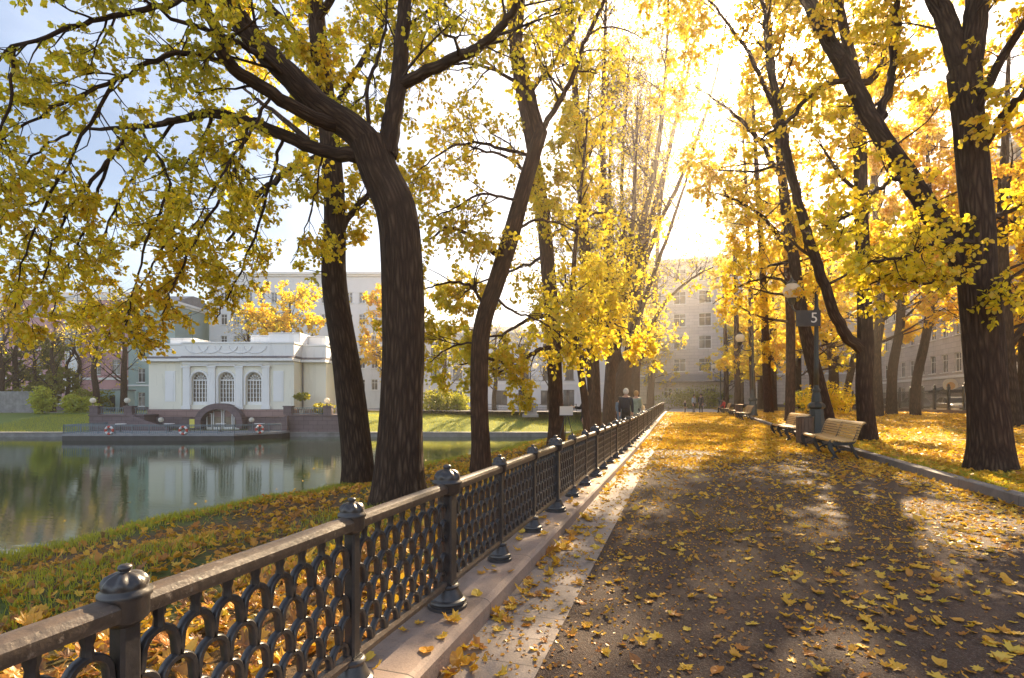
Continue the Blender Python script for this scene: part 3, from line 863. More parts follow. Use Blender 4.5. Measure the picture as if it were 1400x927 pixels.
MID = [dict(n=2.0, len=1.8, ang=55, wob=.15, up=.0), dict(n=3.2, len=.95, ang=50, wob=.18), dict(n=4.6, len=.5, ang=50, tw=5, twl=.28)]
def third():
    d = 12.2; b = at_ground(657, 645, d); T = Tree(13, b)
    pts = [b + np.array((0, 0, -.2))] + pxs([(657, 610), (655, 540), (659, 450), (679, 385), (698, 325), (715, 262), (730, 210), (740, 178)], d)
    M = T.limb(pts, [.27, .225, .205, .205, .20, .195, .18, .165, .15], 20, 7, 0, .04, .2)
    a = T.limb(pxs([(738, 185), (722, 125, .1), (708, 65, .2), (712, 0, .3), (720, -90, .3), (715, -190, .3)], d), [.15, .135, .12, .105, .07, .03], 12, 6, .01)
    c = T.limb(pxs([(738, 182), (760, 146, -.1), (784, 102, -.3), (798, 60, -.4), (826, 0, -.5), (850, -80, -.6)], d), [.075, .065, .055, .05, .04, .02], 8, 6, .01)
    L = [T.limb(pxs(q, d), r, 7, 6, .015) for q, r in (
        ([(688, 352), (662, 338, -.2), (640, 320, -.3), (610, 312, -.5), (585, 330, -.7)], [.06, .05, .045, .03, .02]),
        ([(664, 425), (645, 392, .2), (620, 386, .3), (590, 392, .3), (560, 405, .4)], [.04, .035, .03, .02, .012]),
        ([(725, 212), (690, 205, .3), (650, 195, .5), (610, 205, .6), (570, 235, .6)], [.045, .04, .032, .025, .015]),
        ([(700, 318), (735, 300, .5), (775, 310, .8), (810, 335, 1)], [.04, .03, .022, .012]),
        ([(672, 400), (700, 425, -.3), (740, 440, -.5), (780, 470, -.6)], [.035, .028, .02, .012]),
        ([(712, 275), (660, 265, -.6), (620, 285, -.9), (590, 300, -1.1)], [.035, .028, .02, .012]),
        ([(657, 470), (630, 470, .3), (600, 485, .5), (585, 500, .7)], [.03, .025, .018, .01]),
        ([(720, 120), (660, 90, .4), (610, 90, .6), (560, 120, .8)], [.045, .035, .025, .012]))]
    for l in (a, c): T.ramify(*l, MID, .15, 1.5)
    for l in L: T.ramify(*l, [dict(n=3.0, len=1.5, ang=50, wob=.16), dict(n=3.6, len=.8, ang=50), dict(n=4.6, len=.45, tw=5, twl=.3)], .1)
    T.finish('linden_tree', 'slim reddish tree behind the fence with an S-curved trunk forking high up', leaf=.088, per=6, bark=M_BARK2,
             keep=thin(lambda p: .36 + .64 * (1 - sstep(4.0, 7, p[:, 2]))), tint=lambda p: .42 + .1 * sstep(4, 7, p[:, 2]))
third()
def fourth():
    d = 19.6; b = at_ground(760, 609, d); T = Tree(14, b)
    pts = [b + np.array((0, 0, -.2))] + pxs([(760, 570), (757, 470), (751, 390), (744, 310), (734, 240), (722, 170), (708, 100), (700, 30), (695, -60), (690, -180)], d)
    M = T.limb(pts, [.34, .285, .27, .27, .26, .24, .22, .20, .17, .12, .05], 18, 6, 0, .05, .2)
    L = [T.limb(pxs(q, d), r, 7, 6, .03) for q, r in (
        ([(756, 470), (730, 482, -.5), (705, 500, -.8), (670, 490, -1.2), (630, 500, -1.5)], [.10, .085, .06, .045, .02]),
        ([(753, 430), (715, 440, .5), (680, 460, .8), (640, 450, 1)], [.09, .07, .05, .02]),
        ([(745, 330), (790, 300, -.6), (840, 290, -1), (880, 310, -1.2)], [.07, .055, .04, .02]),
        ([(752, 410), (790, 420, -.5), (830, 440, -1), (860, 450, -1.5)], [.07, .05, .035, .015]),
        ([(735, 250), (690, 215, .5), (640, 200, 1), (600, 190, 1.2)], [.07, .055, .04, .02]),
        ([(715, 140), (760, 80, .3), (800, 10, .6), (830, -80, .8)], [.09, .075, .05, .03]),
        ([(748, 350), (700, 370, .8), (650, 390, 1.5), (610, 420, 2.0)], [.07, .05, .035, .015]),
        ([(757, 480), (790, 470, .6), (815, 490, 1.0)], [.06, .045, .02]))]
    for l in L: T.ramify(*l, MID, .1)
    T.ramify(*M, [dict(n=1.0, len=1.6, ang=60), dict(n=3.0, len=.9), dict(n=4, len=.5, tw=5, twl=.3)], .5)
    T.finish('linden_tree', 'straight reddish trunk with low leafy boughs, standing between the S-curved tree and the easel', leaf=.105, per=8, bark=M_BARK2,
             keep=thin(lambda p: .34 + .66 * (1 - sstep(5.5, 9, p[:, 2]))), tint=lambda p: .38 + .12 * sstep(4, 8, p[:, 2]))
fourth()

# ---- general tree: forked trunk given by pixels, then limbs that follow a habit
def grown(seed, name, label, base, trunk, radii, nl, ll, habit, leaf, per, keep, tint, bark=M_BARK, t0=.35, lv=None, forks=(), maxleaf=60000, leafmat=None, lr=.45, twr=.004, thn=.55):
    T = Tree(seed, base)
    M = T.limb(trunk, radii, 18, 6, 0, .05, .2)
    parts = [M] + [T.limb(P, R, 10, 6, .02) for P, R in forks]
    lv = lv or [dict(n=1.7, len=1.9, ang=50, wob=.14), dict(n=2.6, len=1.0, ang=50), dict(n=4, len=.55, tw=5, twl=.3)]
    for k, (P, R) in enumerate(parts):
        tt = t0 if k == 0 else .1
        n = nl if k == 0 else max(2, nl // 2)
        for i in range(n):
            t = tt + (1 - tt) * (i + T.r.random() * .8) / n
            j = min(int(t * (len(P) - 1)), len(P) - 2)
            az = T.r.random() * 2 * PI
            el = math.radians(habit['el'] + T.r.normal(0, habit.get('sd', 10)))
            dd = np.array((math.cos(az) * math.cos(el), math.sin(az) * math.cos(el), math.sin(el)))
            if base[0] > 4.4 and base[1] > 24 and dd[0] < 0 and T.r.random() < .5: dd[0] *= -1
            if base[0] < -2 and base[1] > 24 and dd[0] > .2 and P[j][2] > 4 and T.r.random() < .6: dd[0] *= -1
            ln = ll * T.r.uniform(.6, 1.15) * (1 - .45 * t)
            C = T.wander(P[j], dd, ln, 7, .10, habit.get('up', .05))
            r0 = min(R[j] * lr, .02 + ln * .018)
            RR = np.linspace(r0, .008, 8)
            T.tube(C, RR, 6); T.ramify(C, RR, lv, .12)
        T.ramify(P[len(P) * 2 // 3:], R[len(P) * 2 // 3:], lv, .1)
    return T.finish(name, label, leaf=leaf, per=per, keep=thin(keep, thn), tint=tint, bark=bark, maxleaf=maxleaf, leafmat=leafmat, twr=twr)
UPRIGHT = dict(el=48, sd=11, up=.05); SPREAD = dict(el=22, sd=14, up=.03); WIDE = dict(el=5, sd=16, up=.0)
const = lambda v: (lambda p: v + 0 * p[:, 0])
def bare_top(lo, hi, a, b): return lambda p: a + (b - a) * sstep(lo, hi, p[:, 2])

def row_tree(seed, label, px0, py0, d, line, radii, nl, ll, habit, leaf, per, keep, tint, bark=M_BARK2, forks=(), **k):
    b = at_ground(px0, py0, d)
    return grown(seed, 'linden_tree', label, b, [b + np.array((0, 0, -.2))] + pxs(line, d), [q * .82 for q in radii], nl, ll, habit, leaf, per, keep, tint, bark,
                 forks=[(pxs(q, d), [w * .85 for w in r]) for q, r in forks], **k)
UPR = [dict(n=2.3, len=3.0, ang=44, wob=.10, up=.06), dict(n=2.3, len=1.8, ang=44, wob=.12, up=.05), dict(n=2.8, len=.9, ang=40, tw=5, twl=.5, twup=.25)]
# left row, receding: tall, nearly bare, upright
row_tree(21, 'tall bare upright tree just behind the painter at the fence', 814, 590, 27, [(812, 540), (808, 450), (800, 350), (794, 240), (786, 120), (780, 10), (776, -120)], [.46, .42, .38, .33, .27, .2, .14, .05], 9, 5.0, UPRIGHT, .12, 8,
         bare_top(5.5, 9, 1, .07), lambda p: .42 + .2 * sstep(7, 12, p[:, 2]), forks=[([(806, 520, .3), (798, 490, .6), (790, 470, 1.0), (780, 430, 1.4), (770, 360, 2)], [.16, .14, .11, .08, .04])], t0=.3, lv=UPR, twr=.005)
row_tree(22, 'bare many-stemmed upright tree behind the fence, left of the strolling couple', 846, 575, 38.5, [(848, 530), (862, 470), (870, 400), (876, 320), (892, 250), (905, 160), (912, 60), (915, -50)], [.66, .55, .42, .36, .30, .24, .18, .12, .04], 11, 6, UPRIGHT, .15, 6,
         bare_top(5.5, 9, 1, .06), const(.5), forks=[([(850, 520, .4), (840, 440, .8), (836, 340, 1.2), (834, 240, 1.5), (838, 120, 1.8)], [.34, .28, .22, .15, .06]), ([(860, 480, -.4), (884, 400, -.8), (910, 330, -1), (940, 240, -1.2), (960, 160, -1.4)], [.24, .2, .15, .1, .04])], t0=.25, lv=UPR, twr=.005)
row_tree(23, 'dark bare trunk behind the green-coated walker', 866, 570, 50, [(868, 530), (872, 460), (878, 380), (880, 300), (886, 200), (890, 100)], [.62, .55, .45, .36, .28, .18, .06], 11, 5.2, UPRIGHT, .17, 6, bare_top(6, 10, 1, .07), const(.5), t0=.25,
         forks=[([(868, 520, 0), (880, 470, -.5), (905, 420, -1.5), (940, 385, -2.5), (975, 365, -3)], [.3, .24, .18, .12, .05])], lv=UPR, twr=.005)
row_tree(24, 'far bare tree at the end of the pond fence', 889, 566, 72, [(890, 530), (893, 470), (896, 400), (900, 320), (905, 240)], [.7, .6, .5, .4, .28, .08], 11, 6.5, UPRIGHT, .22, 6, bare_top(8, 15, .9, .2), const(.5), t0=.2, lv=UPR, twr=.006)
row_tree(25, 'thin leaning stem in front of the painter at the fence', 803, 600, 16.4, [(802, 575), (798, 535), (792, 495), (786, 450), (783, 390), (790, 300), (800, 200), (808, 90)], [.17, .145, .135, .125, .11, .09, .07, .05, .02], 10, 2.6, dict(el=35, sd=14, up=.06), .095, 7,
         bare_top(2.6, 3.4, 0, .8), lambda p: .40 + 0 * p[:, 0], t0=.3)
row_tree(26, 'bare upright tree with twin stems just right of the painter', 832, 582, 31.5, [(833, 540), (836, 470), (834, 390), (828, 300), (824, 200), (826, 90), (830, -30)], [.5, .42, .36, .31, .26, .2, .14, .05], 11, 5.2, UPRIGHT, .13, 6,
         bare_top(5.5, 9, 1, .06), lambda p: .45 + .2 * sstep(7, 12, p[:, 2]), forks=[([(835, 520, .2), (850, 440, .5), (862, 350, .8), (868, 240, 1), (872, 130, 1.2)], [.3, .25, .2, .14, .05])], t0=.25, lv=UPR, twr=.005)
row_tree(27, 'bare tree with spreading top next to the strolling couple', 856, 573, 43, [(857, 530), (862, 460), (874, 380), (890, 300), (912, 220), (930, 130), (940, 40)], [.5, .43, .37, .32, .26, .2, .14, .05], 12, 6, UPRIGHT, .15, 5,
         bare_top(6, 10, 1, .2), lambda p: .5 + .15 * sstep(7, 12, p[:, 2]), forks=[([(865, 440, .2), (856, 350, .5), (850, 250, .8), (856, 150, 1), (862, 60, 1.2)], [.26, .22, .18, .12, .05]), ([(874, 385, 0), (900, 310, -.5), (935, 235, -1), (966, 150, -1.5), (988, 60, -2), (1000, -40, -2.4)], [.24, .21, .18, .15, .1, .04]), ([(900, 300, -.4), (915, 200, .5), (938, 110, 1), (955, 20, 1.5), (965, -60, 2)], [.18, .16, .12, .09, .03])], t0=.25, lv=UPR, twr=.006, thn=.3)
# right side of the path
def right_near():
    d = 9.67; b = at_ground(1355, 645, d); T = Tree(31, b)
    pts = [b + np.array((0, 0, -.2))] + pxs([(1354, 610), (1349, 540), (1342, 450), (1336, 380), (1338, 310), (1332, 240), (1325, 170), (1318, 95)], d)
    M = T.limb(pts, [.38, .335, .30, .30, .29, .245, .235, .235, .26], 36, 8, 0, .05, .3)
    l1 = T.limb(pxs([(1318, 105), (1300, 45, .1), (1275, -15, .2), (1240, -90, .3), (1200, -190, .4)], d), [.19, .165, .15, .12, .05], 14, 6, .01)
    l2 = T.limb(pxs([(1322, 105), (1332, 40, -.1), (1336, -30, -.2), (1345, -120, -.3), (1360, -220, -.4)], d), [.21, .19, .17, .13, .05], 14, 6, .01)
    l3 = T.limb(pxs([(1340, 405), (1312, 350, .2), (1280, 302, .4), (1240, 240, .6), (1200, 178, .8), (1163, 108, 1.0), (1130, 50, 1.2), (1100, -10, 1.4), (1060, -90, 1.6), (1010, -190, 1.8)], d), [.25, .215, .185, .17, .155, .145, .14, .13, .10, .04], 18, 7, .008, .04)
    L = [T.limb(pxs(q, d), r, 7, 6, .02) for q, r in (
        ([(1334, 215), (1370, 160, -.4), (1410, 120, -.8), (1460, 90, -1)], [.08, .065, .05, .03]), ([(1338, 300), (1380, 290, .4), (1420, 270, .8), (1470, 270, 1)], [.05, .04, .03, .015]),
        ([(1240, 240, .6), (1210, 250, -.2), (1170, 290, -.6), (1130, 310, -1)], [.05, .04, .03, .015]), ([(1280, 302, .4), (1250, 330, 0), (1220, 370, -.3), (1190, 390, -.5)], [.045, .035, .025, .012]),
        ([(1336, 330), (1290, 330, -.7), (1240, 350, -1.2), (1180, 360, -1.7)], [.05, .04, .03, .015]), ([(1163, 108, 1.0), (1120, 120, .5), (1080, 160, 0), (1040, 190, -.5)], [.06, .05, .035, .015]),
        ([(1200, 178, .8), (1215, 120, .9), (1225, 50, 1), (1230, -30, 1.1)], [.09, .08, .065, .04]), ([(1340, 400), (1372, 405, -.3), (1405, 395, -.5)], [.04, .03, .015]),
        ([(1334, 380), (1300, 378, -.4), (1262, 388, -.7), (1230, 380, -1.0)], [.03, .022, .018, .01]), ([(1325, 170), (1380, 60, -.8), (1440, -20, -1.4)], [.09, .07, .03]))]
    lvs = [dict(n=2.2, len=1.4, ang=55, wob=.16, flat=.6), dict(n=3.4, len=.75, ang=50, flat=.7), dict(n=5, len=.42, tw=5, twl=.22)]
    for l in L: T.ramify(*l, lvs[1:], .1, 1.7)
    T.ramify(*l3, lvs, .25, .7); T.ramify(*l1, lvs, .1, 1.3); T.ramify(*l2, lvs, .1, 1.3)
    T.ramify(M[0][20:], M[1][20:] * .3, [dict(n=1.8, len=.9, ang=75), dict(n=5, len=.4, tw=5, twl=.22)], .35)
    T.finish('maple_tree', 'massive nearest tree on the right lawn with a long limb leaning left', leaf=.082, per=5, tint=lambda p: .42 + .14 * sstep(3, 7, p[:, 2]), keep=lambda p: .8 * sstep(1.9, 2.6, p[:, 2]))
right_near()
row_tree(32, 'forked tree directly behind the nearest bench', 1186, 605, 16.6, [(1184, 575), (1181, 530), (1183, 470), (1181, 390), (1178, 300), (1175, 190), (1168, 100), (1154, 40), (1140, -40), (1130, -140)], [.37, .31, .285, .27, .235, .23, .225, .2, .17, .12, .05], 9, 3.6, SPREAD, .105, 6,
         bare_top(1.8, 2.6, 0, .9), const(.52), M_BARK, forks=[([(1178, 478), (1152, 452, -.1), (1130, 400, -.2), (1112, 345, -.3), (1096, 292, -.4), (1080, 230, -.5), (1068, 165, -.6), (1052, 80, -.7), (1040, -20, -.8)], [.21, .19, .18, .175, .165, .155, .14, .11, .05]), ([(1170, 115), (1195, 105, .3), (1215, 55, .5), (1226, 0, .6), (1240, -80, .6)], [.13, .12, .11, .09, .04])], t0=.45)
row_tree(33, 'tree leaning left behind the street lamp', 1132, 594, 20.7, [(1128, 565), (1118, 520), (1103, 462), (1092, 405), (1084, 345), (1074, 280), (1066, 210), (1058, 120), (1050, 10), (1045, -100)], [.42, .36, .31, .28, .26, .24, .22, .19, .16, .11, .05], 9, 4.2, SPREAD, .12, 6, bare_top(2.2, 3.2, 0, .95), const(.62), M_BARK, t0=.4, thn=.45,
         forks=[([(1084, 350, 0), (1050, 305, -.5), (1010, 275, -1), (965, 262, -1.5)], [.1, .08, .05, .02]), ([(1070, 245, 0), (1032, 185, -.4), (990, 145, -.8), (945, 115, -1.2)], [.11, .09, .06, .02]), ([(1060, 150, 0), (1025, 75, -.4), (985, 20, -.8), (940, -30, -1.2)], [.11, .09, .06, .03]), ([(1090, 395, 0), (1055, 380, .5), (1015, 390, 1), (975, 415, 1.5)], [.08, .06, .04, .02])])
row_tree(34, 'straight trunk behind the second bench and the bin', 1080, 581, 28.5, [(1080, 550), (1081, 480), (1080, 420), (1076, 350), (1070, 270), (1062, 180), (1056, 80), (1050, -20)], [.34, .30, .28, .27, .24, .2, .16, .1, .05], 15, 4.6, SPREAD, .13, 8, bare_top(2.6, 3.6, 0, .85), const(.62), M_BARK2, t0=.3)
row_tree(35, 'paired straight trunk behind the far lamp', 1051, 568, 44, [(1050, 540), (1047, 480), (1044, 400), (1040, 320), (1035, 240), (1030, 150), (1026, 60)], [.46, .42, .38, .34, .28, .22, .14, .06], 14, 4.4, SPREAD, .15, 6, bare_top(3, 4.2, 0, .9), const(.62), M_BARK2, t0=.22, thn=.75)
row_tree(36, 'slender straight trunk between the far lamp and the paired trunk', 1029, 566, 50, [(1029, 530), (1027, 470), (1026, 390), (1022, 310), (1018, 220), (1010, 120)], [.36, .32, .28, .24, .2, .14, .05], 12, 4.2, SPREAD, .16, 6, bare_top(3, 4.5, 0, .9), const(.46), M_BARK2, t0=.2, thn=.75)
row_tree(37, 'golden tree behind the seated woman in red', 1008, 564, 62, [(1008, 530), (1007, 470), (1006, 390), (1002, 300), (998, 210)], [.5, .42, .36, .3, .2, .06], 13, 4.8, SPREAD, .19, 6, bare_top(3.5, 5, 0, .9), const(.62), M_BARK2, t0=.2, thn=.85)
row_tree(38, 'golden tree farthest along the right row, by the standing group', 993, 562, 74, [(993, 530), (992, 480), (990, 400), (988, 330)], [.5, .42, .34, .24, .06], 12, 5.0, SPREAD, .22, 6, bare_top(4, 6, 0, .85), const(.46), M_BARK2, t0=.2, thn=.85)
row_tree(39, 'dark trunk close behind the forked tree, standing on its right', 1200, 571, 34, [(1200, 540), (1198, 480), (1204, 420), (1200, 340), (1196, 250), (1190, 150), (1186, 50)], [.42, .36, .33, .31, .28, .24, .18, .06], 17, 5.2, SPREAD, .13, 7, bare_top(3, 4.2, 0, .9), const(.62), M_BARK, t0=.32)
row_tree(40, 'crooked trunk on the lawn against the pale facade, left of its curved neighbour', 1219, 570, 38.7, [(1219, 545), (1221, 500), (1230, 450), (1234, 400), (1246, 330), (1250, 250), (1256, 150)], [.46, .41, .37, .35, .32, .27, .2, .06], 18, 6, SPREAD, .145, 7, bare_top(6.0, 8.5, .05, .9), const(.68), M_BARK, t0=.4)
row_tree(41, 'curved trunk on the lawn leaning right with a forked top, against the pale facade', 1252, 571, 36, [(1251, 548), (1254, 515), (1264, 470), (1272, 425), (1276, 400), (1276, 330), (1270, 250), (1266, 140)], [.40, .36, .34, .32, .32, .25, .22, .16, .05], 16, 5.5, SPREAD, .14, 7, bare_top(6.5, 9, .05, .9), const(.7), M_BARK, t0=.5,
         forks=[([(1273, 415), (1288, 385, -.3), (1302, 350, -.5), (1318, 290, -.7), (1330, 220, -.9)], [.2, .18, .16, .12, .05])])
row_tree(42, 'thick trunk half hidden behind the massive near trunk, with a low limb to the right', 1388, 583, 22.8, [(1386, 560), (1380, 510), (1376, 460), (1374, 400), (1370, 300), (1375, 180), (1380, 60)], [.40, .34, .31, .30, .26, .22, .17, .06], 16, 5, SPREAD, .115, 7, bare_top(3.6, 5, 0, .85), const(.76), M_BARK, t0=.45,
         forks=[([(1378, 475), (1394, 455, -.2), (1415, 432, -.4), (1450, 400, -.6), (1500, 340, -.8)], [.2, .17, .16, .13, .06])])
row_tree(43, 'leaning thin trunk between the leaning tree and the forked tree, far back on the lawn', 1156, 567, 46, [(1157, 540), (1162, 515), (1172, 470), (1180, 420), (1186, 340), (1190, 240)], [.40, .36, .33, .3, .26, .2, .06], 10, 5.5, SPREAD, .16, 5, bare_top(4, 5.5, 0, .85), const(.52), M_BARK, t0=.35)
# ---- background trees beyond the right row and beyond the pond: a few kinds, copied
def bgproto(seed, label, x, y, h, r, nl, ll, habit, leaf, per, keep, tint, mat=None, bark=M_BARK, t0=.25, maxleaf=9000, z=None, name='tree', lv=None):
    b = np.array((x, y, float(ground_h(x, y)) if z is None else z))
    rg = np.random.default_rng(seed)
    tr = [b + np.array((rg.normal(0, .025) * h * k / 5, rg.normal(0, .025) * h * k / 5, -.2 + h * k / 5)) for k in range(6)]
    return grown(seed, name, label, b, tr, [r * 1.2, r, r * .85, r * .65, r * .4, r * .12], nl, ll, habit, leaf, per, lambda p: keep(p - b), lambda p: tint(p - b), bark, t0=t0, maxleaf=maxleaf, leafmat=mat,
                 lv=lv or [dict(n=1.3, len=2.2, ang=50), dict(n=2.0, len=1.1), dict(n=2.2, len=.6, tw=5, twl=.4)])
gold_labels = ['golden tree on the lawn behind the slender trunks, left of the leaning tree', 'golden tree deep behind the street lamp globe', 'orange-gold tree behind the forked tree, by the side street fence',
               'orange-gold tree at the right edge above the parked cars', 'golden tree at the far end of the lawn', 'tall golden tree beyond the end of the right fence', 'yellow tree behind the pair of straight trunks', 'golden tree deep behind the leaning thin trunk', 'golden tree over the end of the bench row', 'yellow tree at the far side of the crossing road']
gold_spots = [(9.5, 62, 1.0), (10, 47, .95), (16.5, 33, 1.0), (18, 22, 1.25), (16, 66, 1.5), (14.5, 76, 1.4), (11, 80, 1.15), (9.5, 72, 1.0), (9.0, 88, 1.1), (-4.5, 96, 1.0)]
g0 = bgproto(51, gold_labels[0], *gold_spots[0][:2], 14, .32, 15, 5.2, SPREAD, .19, 5, lambda p: .9 * sstep(2.6, 4, p[:, 2]), lambda p: .48 + .1 * np.sin(p[:, 2]), bark=M_BARK2, maxleaf=16000, name='golden_tree')
g1 = bgproto(52, gold_labels[2], *gold_spots[2][:2], 13, .28, 14, 5.0, SPREAD, .17, 5, lambda p: .9 * sstep(3.0, 4.4, p[:, 2]), lambda p: .78 + .1 * np.sin(p[:, 2]), bark=M_BARK, maxleaf=16000, name='golden_tree')
rg = random.Random(5)
for k, (x, y, s) in enumerate(gold_spots):
    if k in (0, 2): continue
    copy_thing(g1 if k in (3, 5) else g0, (x, y, float(ground_h(x, y))), rg.random() * 6.28, gold_labels[k], s)
for o in (g0, g1): o['group'] = 'golden trees behind the right row'
for o in list(COL.objects):
    if o.name.startswith('golden_tree'): o['group'] = 'golden trees behind the right row'
# far bank: bare dark trees on the left, an orange tree behind the pavilion, a few by the street
def far(px, d): return cw((px - CXP) / FPX * d, d)
f0 = far(22, 66)
bare0 = bgproto(61, 'dark bare tree by the grey board fence across the pond, second from the left edge', f0[0], f0[1], 13, .34, 15, 5.5, UPRIGHT, .2, 2, lambda p: .10 + 0 * p[:, 0], lambda p: .55 + 0 * p[:, 0], z=.1, name='bare_tree', maxleaf=1500)
bl = ['dark bare tree at the very left edge across the pond', 'bare tree with crossing stems before the pink house, left of the other bare trees there', 'leaning bare tree in the middle of the pink house', 'straight bare tree right of the middle of the pink house, beside the left terrace lamp',
      'bare tree before the teal house wall, next to the pavilion', 'bare tree behind the green shrub across the pond', 'bare tree across the pond between the bent trunk and the S-curved trunk', 'bare tree across the pond right of the monument', 'bare tree across the pond behind the round green bush', 'bare dark tree rising behind the pavilion roof',
      'bare tree across the pond left of the monument']
for k, (px, d, s) in enumerate([(2, 64, 1.0), (72, 66, .9), (93, 70, .8), (131, 63, 1.0), (169, 64, 1.05), (107, 72, .85), (676, 64, .8), (752, 66, .9), (608, 67, .85), (345, 70, .95), (716, 67, .8)]):
    p = far(px, d); copy_thing(bare0, (p[0], p[1], .1), rg.random() * 6.28, bl[k], s, 'bare trees across the pond')
bare0['group'] = 'bare trees across the pond'
p = far(400, 70)
bgproto(62, 'round orange-topped tree behind the pavilion roof', p[0], p[1], 16.0, .4, 28, 6.8, SPREAD, .26, 8, lambda p: .3 + .7 * sstep(6.5, 10, p[:, 2]), lambda p: .52 + 0 * p[:, 0], z=.1, maxleaf=11000, name='orange_tree', t0=.3)
p = far(535, 76)
bgproto(63, 'pinkish orange tree seen between the two big pond trunks', p[0], p[1], 17.5, .4, 26, 6.5, SPREAD, .26, 7, lambda p: .85 + 0 * p[:, 0], lambda p: .66 + 0 * p[:, 0], z=.1, maxleaf=10000, name='orange_tree')
p = far(48, 67)
bgproto(64, 'dark green bushy tree by the grey board fence across the pond', p[0], p[1], 9, .3, 22, 4.2, SPREAD, .30, 6, lambda p: .9 + 0 * p[:, 0], lambda p: .25 + 0 * p[:, 0], mat=M_GREENLEAF, z=.1, maxleaf=8000, t0=.1, name='dark_tree')
# shrubs
def shrub(seed, label, c, rx, ry, h, n, leaf, tint, mat=M_GREENLEAF, name='shrub'):
    g = np.random.default_rng(seed); T = Tree(seed, np.asarray(c, float))
    for _ in range(14):
        a = g.random() * 6.28; e = np.array((math.cos(a) * rx * g.uniform(.2, .8), math.sin(a) * ry * g.uniform(.2, .8), h * g.uniform(.6, .95)))
        T.limb([T.base, T.base + e * np.array((.4, .4, .55)), T.base + e], [.03, .02, .008], 5, 4, .03, 0)
    r = root(name, label, 'shrub', tuple(c))
    me = mesh_np('stem', np.vstack(T.V) - T.base, np.vstack(T.Q), attrs={'bark': np.vstack(T.B)}, mats=[M_BARK]); link('stem', me, r)
    q = g.normal(0, 1, (n, 3)); q /= np.linalg.norm(q, axis=1)[:, None]; q *= (g.random((n, 1)) ** .45)
    q *= 1 + .22 * np.sin(5 * q[:, :1] + 3 * q[:, 1:2] + seed) + .15 * np.sin(9 * q[:, 2:3] + seed)
    pos = T.base + np.stack([q[:, 0] * rx, q[:, 1] * ry, h * .5 + q[:, 2] * h * .5], -1)
    dd = q / (np.linalg.norm(q, axis=1)[:, None] + 1e-6)
    link('foliage', leaf_mesh('foliage', pos, dd, g, leaf, const(tint), mat, T.base), r)
    return r
def fz(px, d, z=.08): p = far(px, d); return (p[0], p[1], z)
shrub(71, 'bright yellow-green shrub by the grey board fence across the pond', fz(58, 61), 1.3, 1.2, 3.0, 1500, .24, .9)
shrub(72, 'low spreading yellow-green shrub before the pink house', fz(104, 61.5), 2.4, 1.3, 2.1, 1800, .24, .8)
shrub(73, 'dark shrub under the bare trees before the pink house', fz(122, 66), 3.2, 1.5, 3.0, 1800, .28, .3)
shrub(74, 'round green bush across the pond between the two big trunks and the slim tree', fz(598, 62), 1.9, 1.5, 2.9, 2200, .22, .5)
shrub(75, 'pale green bush right of the round green bush across the pond', fz(626, 63), 1.6, 1.2, 2.6, 1500, .22, .85)
p = (1.0, 61, .45); shrub(76, 'long green hedge at the end of the path', (2.2, 84.5, .35), 5.5, 1.2, 3.2, 4500, .2, .42, name='hedge')
shrub(77, 'yellowing bush behind the trunks by the bench row', (10.5, 45, .4), 2.2, 2.0, 2.4, 1800, .18, .5, M_LEAF)
shrub(78, 'green bush at the far end of the right lawn', (12.5, 58, .4), 2.5, 2.0, 2.2, 1800, .2, .6)

# ------------------------------------------------------------------ buildings
def wall_holes(m, x0, x1, z0, z1, y, holes, rev=.25):
    """front wall in the local xz plane (facing -y) with rectangular or arched openings and their reveals; hole = (x0,x1,z0,z1,arch)"""
    xs = sorted({x0, x1, *[h[0] for h in holes], *[h[1] for h in holes]})
    zs = sorted({z0, z1, *[h[2] for h in holes], *[h[3] for h in holes]})
    for i in range(len(xs) - 1):
        for j in range(len(zs) - 1):
            cx, cz = (xs[i] + xs[i + 1]) / 2, (zs[j] + zs[j + 1]) / 2
            if any(h[0] < cx < h[1] and h[2] < cz < h[3] for h in holes): continue
            m.add([(xs[i], y, zs[j]), (xs[i + 1], y, zs[j]), (xs[i + 1], y, zs[j + 1]), (xs[i], y, zs[j + 1])], [(0, 1, 2, 3)])
    for h in holes:
        a, b, c, d = h[:4]
        arch = len(h) > 4 and h[4]
        if not arch:
            ring = [(a, c), (b, c), (b, d), (a, d)]
        else:
            r = (b - a) / 2; cx = (a + b) / 2; zc = d - r
            arc = [(cx + r * math.cos(t), zc + r * math.sin(t)) for t in np.linspace(0, PI, 17)]
            ring = [(a, c), (b, c)] + arc
            for k in range(16):
                p, q = arc[k], arc[k + 1]
                m.add([(p[0], y, p[1]), (p[0], y, d), (q[0], y, d), (q[0], y, q[1])], [(0, 1, 2, 3)])
        n = len(ring)
        for k in range(n):
            p, q = ring[k], ring[(k + 1) % n]
            m.add([(p[0], y, p[1]), (q[0], y, q[1]), (q[0], y + rev, q[1]), (p[0], y + rev, p[1])], [(0, 1, 2, 3)])

